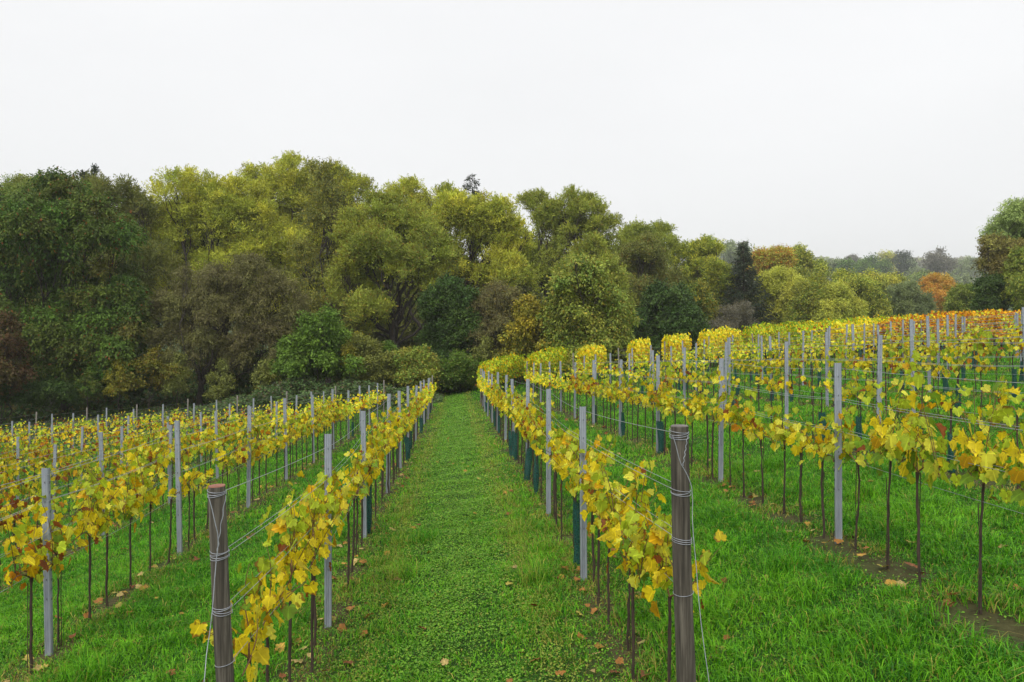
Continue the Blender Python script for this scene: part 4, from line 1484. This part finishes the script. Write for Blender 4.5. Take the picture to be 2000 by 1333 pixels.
# --- yellow trees beyond the right vineyard
tree('lime_tree', 'golden yellow rounded tree right of the dark spruce', 'tree', 1520, 104,
     [(1520, 565, 36), (1500, 600, 34), (1545, 600, 36), (1560, 570, 20), (1520, 635, 38)], 'yellow', 26000, (.30, .14), .3, .26, 'any', None, 0)
tree('lime_tree', 'yellow-green tree second right of the dark spruce', 'tree', 1590, 98,
     [(1580, 590, 32), (1570, 625, 34), (1610, 620, 36), (1595, 565, 20)], 'walnut', 22000, (.28, .13), .3, .22, 'any', (.34, .33, .04), .45)
tree('lime_tree', 'pointed lemon yellow tree among the right hand yellow group', 'tree', 1640, 95,
     [(1635, 585, 24, 26), (1625, 615, 28), (1660, 615, 26), (1640, 575, 16)], 'yellow', 17000, (.28, .13), .3, .2, 'any')
tree('lime_tree', 'broad yellow-green tree behind the lemon yellow one', 'tree', 1668, 108,
     [(1655, 555, 28, 20), (1685, 575, 30), (1640, 570, 26), (1700, 605, 30), (1665, 600, 30)], 'yellow', 24000, (.30, .14), .3, .24, 'any', (.15, .22, .04), .4)
tree('maple_tree', 'orange and gold tree behind the dark spruce', 'tree', 1500, 132,
     [(1490, 512, 22), (1525, 505, 22), (1500, 530, 26), (1475, 530, 18)], 'yellow', 14000, (.36, .16), .4, .26, 'any', (.48, .20, .035), .38)
tree('lime_tree', 'high yellow-green crown behind the golden rounded tree', 'tree', 1560, 135,
     [(1555, 515, 26), (1590, 530, 22), (1580, 550, 26), (1535, 530, 22)], 'yellow', 18000, (.36, .16), .4, .28, 'any', (.16, .22, .04), .4)
tree('lime_tree', 'pale yellow crown left of the grey-green round tree', 'tree', 1722, 122,
     [(1700, 555, 24, 18), (1730, 565, 24), (1715, 590, 28), (1745, 560, 18)], 'yellow', 14000, (.34, .15), .4, .25, 'any', (.2, .2, .06), .3)
tree('willow_tree', 'grey-green round willow left of the orange tree', 'tree', 1765, 112,
     [(1765, 580, 32, 26), (1740, 600, 26), (1795, 600, 26), (1770, 615, 36)], 'greygreen', 20000, (.28, .10), .3, .24, 'up')
tree('maple_tree', 'orange round maple in front of the hazy hill', 'tree', 1828, 135,
     [(1828, 562, 26, 20), (1805, 575, 18), (1850, 575, 18), (1828, 590, 28)], 'orange', 15000, (.34, .16), .35, .24, 'any')
tree('maple_tree', 'mid green tree between the orange maple and dark right edge trees', 'tree', 1885, 100,
     [(1880, 585, 20), (1893, 570, 12, 10), (1870, 605, 22), (1900, 600, 16)], 'walnut', 14000, (.28, .14), .3, .2, 'any', (.15, .2, .04), .3)
# right edge group
tree('ash_tree', 'tall airy green tree cut by the right edge', 'tree', 1985, 80,
     [(1985, 420, 30), (1960, 445, 28), (2020, 430, 40), (1940, 465, 20), (1995, 470, 36), (2030, 500, 40)], 'pale', 20000, (.26, .11), .45, .3, 'droop', None, 0, fuzz=.4)
tree('chestnut_tree', 'brown autumn chestnut at the right edge below the airy green tree', 'tree', 1962, 76,
     [(1945, 488, 28), (1975, 498, 30), (1930, 520, 16), (2010, 510, 34), (1962, 535, 30)], 'chestnut', 24000, (.26, .13), .35, .28, 'droop')
tree('oak_tree', 'dark green tree at the foot of the brown chestnut', 'tree', 1935, 74,
     [(1935, 562, 20), (1950, 580, 22), (1928, 590, 18)], 'dark', 14000, (.26, .13), .3, .2, 'droop', (.06, .10, .03), .1)
tree('lime_tree', 'yellow-green tree at the extreme right edge above orange vines', 'tree', 2000, 70,
     [(1998, 520, 26, 30), (1990, 565, 26), (2025, 560, 36), (2020, 600, 34)], 'walnut', 15000, (.24, .11), .3, .2, 'droop', (.3, .32, .04), .2)

# --- second line behind the willows, filling the wood
back_specs = [(60, 98, 430), (160, 96, 430), (300, 102, 400), (400, 106, 400), (500, 108, 400), (720, 104, 420), (810, 110, 445), (1010, 104, 475), (1200, 112, 500), (1330, 118, 530), (1420, 124, 560)]
words = ['behind the far left tree', 'behind the dark green left tree', 'behind the grey-olive crown', 'behind the broad left willow', 'between the broad and the tallest willow',
         'right of the tallest willow', 'behind the leaning willow limbs', 'behind the grey-green willow', 'behind the walnut tree', 'behind the fresh green willow', 'behind the dark spruce']
for (bxp, dd, yt), wd in zip(back_specs, words):
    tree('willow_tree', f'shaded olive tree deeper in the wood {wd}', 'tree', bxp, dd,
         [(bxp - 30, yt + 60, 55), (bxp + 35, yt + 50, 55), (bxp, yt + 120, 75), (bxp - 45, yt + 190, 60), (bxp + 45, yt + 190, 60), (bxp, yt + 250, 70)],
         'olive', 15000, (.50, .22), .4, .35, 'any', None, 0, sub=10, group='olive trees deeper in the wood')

# --- far hazy trees on the rising ground
far_specs = [
    (1438, 210, [(1425, 495, 16), (1450, 497, 16), (1440, 510, 20)], 'greygreen', 'hazy grey-green crown just left above the dark spruce'),
    (1620, 230, [(1600, 530, 20, 14), (1630, 525, 22, 14), (1615, 545, 26)], 'greygreen', 'hazy grey-green crown above the lemon yellow tree'),
    (1665, 220, [(1650, 525, 22, 14), (1680, 530, 24, 16), (1665, 545, 26)], 'green', 'hazy green round crown left of the far yellow tree'),
    (1710, 240, [(1700, 525, 20), (1720, 535, 20), (1705, 550, 22)], 'green', 'second hazy green crown left of the far yellow tree'),
    (1735, 290, [(1732, 510, 14), (1745, 520, 16), (1730, 530, 18)], 'yellow', 'far pale yellow tree left of the hazy pine'),
    (1662, 330, [(1662, 510, 9, 8), (1670, 518, 12)], 'grey', 'small far brownish crown on the hazy ridge'),
    (1690, 330, [(1680, 522, 14), (1700, 520, 14)], 'greygreen', 'small far grey-green crown on the hazy ridge'),
    (1832, 230, [(1832, 512, 22, 18), (1815, 522, 16), (1850, 522, 16), (1832, 535, 22)], 'grey', 'leafless purple-grey tree standing on the hazy ridge'),
    (1790, 250, [(1775, 530, 16), (1795, 545, 18), (1780, 550, 20)], 'greygreen', 'hazy crown between the far pine and leafless grey tree'),
    (1885, 260, [(1875, 525, 16, 14), (1900, 522, 18, 14), (1885, 538, 22)], 'greygreen', 'hazy green crowns right of the leafless grey tree'),
    (1760, 200, [(1760, 565, 20, 14), (1790, 560, 20, 14), (1775, 580, 24)], 'green', 'mid green crown left behind the orange maple'),
    (1850, 190, [(1850, 552, 22, 12), (1880, 555, 20, 12), (1860, 570, 26)], 'greygreen', 'mid hazy crown right behind the orange maple'),
    (1790, 195, [(1795, 548, 18, 12), (1815, 552, 14, 10), (1800, 565, 20)], 'walnut', 'low olive crown behind the orange maple'),
    (1640, 300, [(1625, 522, 14, 8), (1645, 520, 12, 8), (1635, 530, 16)], 'greygreen', 'faint crown on the ridge above the yellow trees'),
]
for (bp, dd, lb_, pal_, lab) in far_specs:
    dd *= 2.2
    tree('hazy_tree', lab, 'tree', bp, dd, lb_, pal_, 7000, (1.4, .75), .3, .7, 'any', None, 0, sub=9)
tree('pine_tree', 'dark hazy pine on the ridge right of the far yellow tree', 'pine', 1762, 560, [(1757, 498, 7, 9), (1768, 505, 11, 8), (1758, 516, 14, 9), (1772, 525, 14, 10), (1765, 538, 18)], 'spruce', 5000, (1.4, .7), .5, .7, 'any')
spruce('tiny pointed conifer tip on the far ridge left part', 1572, 560, 494, 530, 7, 60, .3)

# distant wooded hillside, one mass
hb_ = MB()
for k in range(420):
    x_ = rng.uniform(1380, 2050) if rng.random() < .75 else rng.uniform(-50, 1380)
    dd = rng.uniform(1150, 1900)
    wx, wy = P(x_, dd); gz = G(wx, wy)
    m_ = 330
    r_ = rng.uniform(11, 20)
    d_ = rand_dirs(m_); d_[:, 2] = np.abs(d_[:, 2])
    Pn = np.array([wx, wy, gz + r_ * .7]) + d_ * r_ * rng.uniform(.7, 1.05, (m_, 1)) * np.array([1, 1, 1.1])
    V, F = diamonds(Pn, d_ + rng.normal(0, .6, (m_, 3)), d_ + rng.normal(0, .4, (m_, 3)), 5.5, 4.0, .1)
    p = np.array(PAL[['green', 'olive', 'willow2', 'chestnut', 'walnut'][rng.integers(5)]]) [0]
    hb_.add(V, F, p * rng.uniform(.7, 1.3, (m_, 1)))
tag(hb_.obj('far_wood', M_crown), 'faint blue-grey wooded hillside on the horizon', 'woodland', kind='stuff')

# bramble thicket between the left vines and the wood
bb = MB()
n = 60000
x = rng.uniform(-30, -0.9, n); y = rng.uniform(48.5, 57.5, n)
gz = ground(x, y)
edge = np.clip((x + 30) / 4, 0, 1) * np.clip((-0.6 - x) / 1.8, 0, 1) * np.clip((y - 48.5) / 1.5, 0, 1)
H = (0.75 + .35 * vnoise(x, y, 2.0, 41) + .35 * vnoise(x, y, 5.0, 42)) * edge * np.interp(x, [-30, -17, -12, -6, -1], [.5, .9, 2.3, 2.0, .8])
z = gz + np.clip(H, .02, 3) * (1 - np.abs(rng.normal(0, .18, n)))
C = np.stack([x, y, z], -1)
c = np.array([(0.075, 0.14, 0.042), (0.11, 0.17, 0.05), (0.13, 0.10, 0.05), (.10, .12, .07)])[rng.choice(4, n, p=[.4, .35, .12, .13])] * rng.uniform(.7, 1.3, (n, 1))
V, F = diamonds(C, rand_dirs(n) * np.array([1, 1, .5]), rand_dirs(n) * .8 + np.array([0, -.3, 1]), rng.uniform(.12, .22, n), rng.uniform(.09, .14, n), .1)
bb.add(V, F, c)
tag(bb.obj('bramble_thicket', M_crown), 'dark green bramble thicket between the left vines and the wood', 'brambles', kind='stuff')

# leaf scrub on the wood floor
sb = MB()
n = 70000
x = rng.uniform(-75, 42, n); y = rng.uniform(58, 100, n)
k = y > 57 + np.clip(x - 5, 0, 60) * .9
x, y = x[k], y[k]; n = len(x)
H = np.clip(0.5 + .8 * vnoise(x, y, 4.0, 51) + .6 * vnoise(x, y, 9.0, 52), .05, 2.2) * np.interp(y, [58, 64, 90, 100], [.5, 1, 2.2, 3.0])
z = ground(x, y) + H * np.sqrt(rng.random(n))
C = np.stack([x, y, z], -1)
c = np.array([(0.060, 0.12, 0.030), (0.09, 0.15, 0.035), (0.15, 0.13, 0.035), (.08, .09, .03)])[rng.choice(4, n, p=[.4, .3, .15, .15])] * rng.uniform(.7, 1.3, (n, 1))
V, F = diamonds(C, rand_dirs(n), rand_dirs(n) + np.array([0, -.3, .6]), rng.uniform(.3, .6, n), rng.uniform(.15, .3, n), .1)
sb.add(V, F, c)
tag(sb.obj('undergrowth', M_crown), 'dark leafy undergrowth on the floor of the wood behind the vines', 'undergrowth', kind='stuff')

# ------------------------------------------------------------------ haze
def box(name, lo, hi, mat):
    x0, y0, z0 = lo; x1, y1, z1 = hi
    V = [(x0, y0, z0), (x1, y0, z0), (x1, y1, z0), (x0, y1, z0), (x0, y0, z1), (x1, y0, z1), (x1, y1, z1), (x0, y1, z1)]
    F = [(3, 2, 1, 0), (4, 5, 6, 7), (0, 1, 5, 4), (1, 2, 6, 5), (2, 3, 7, 6), (3, 0, 4, 7)]
    return mobj(name, make_mesh(name, V, [F], mat))


HAZE = True
if HAZE:
    m, t, o = nodemat('haze')
    pv = t.nodes.new('ShaderNodeVolumePrincipled')
    pv.inputs['Color'].default_value = (0.97, 0.975, 1.0, 1)
    pv.inputs['Density'].default_value = 0.0003
    pv.inputs['Anisotropy'].default_value = 0.0
    t.links.new(pv.outputs[0], o.inputs['Volume'])
    hz = box('haze', (-3400, -70, -18), (3400, 3450, 260), m)
    tag(hz, 'thin grey autumn haze over the valley', 'haze', kind='stuff')
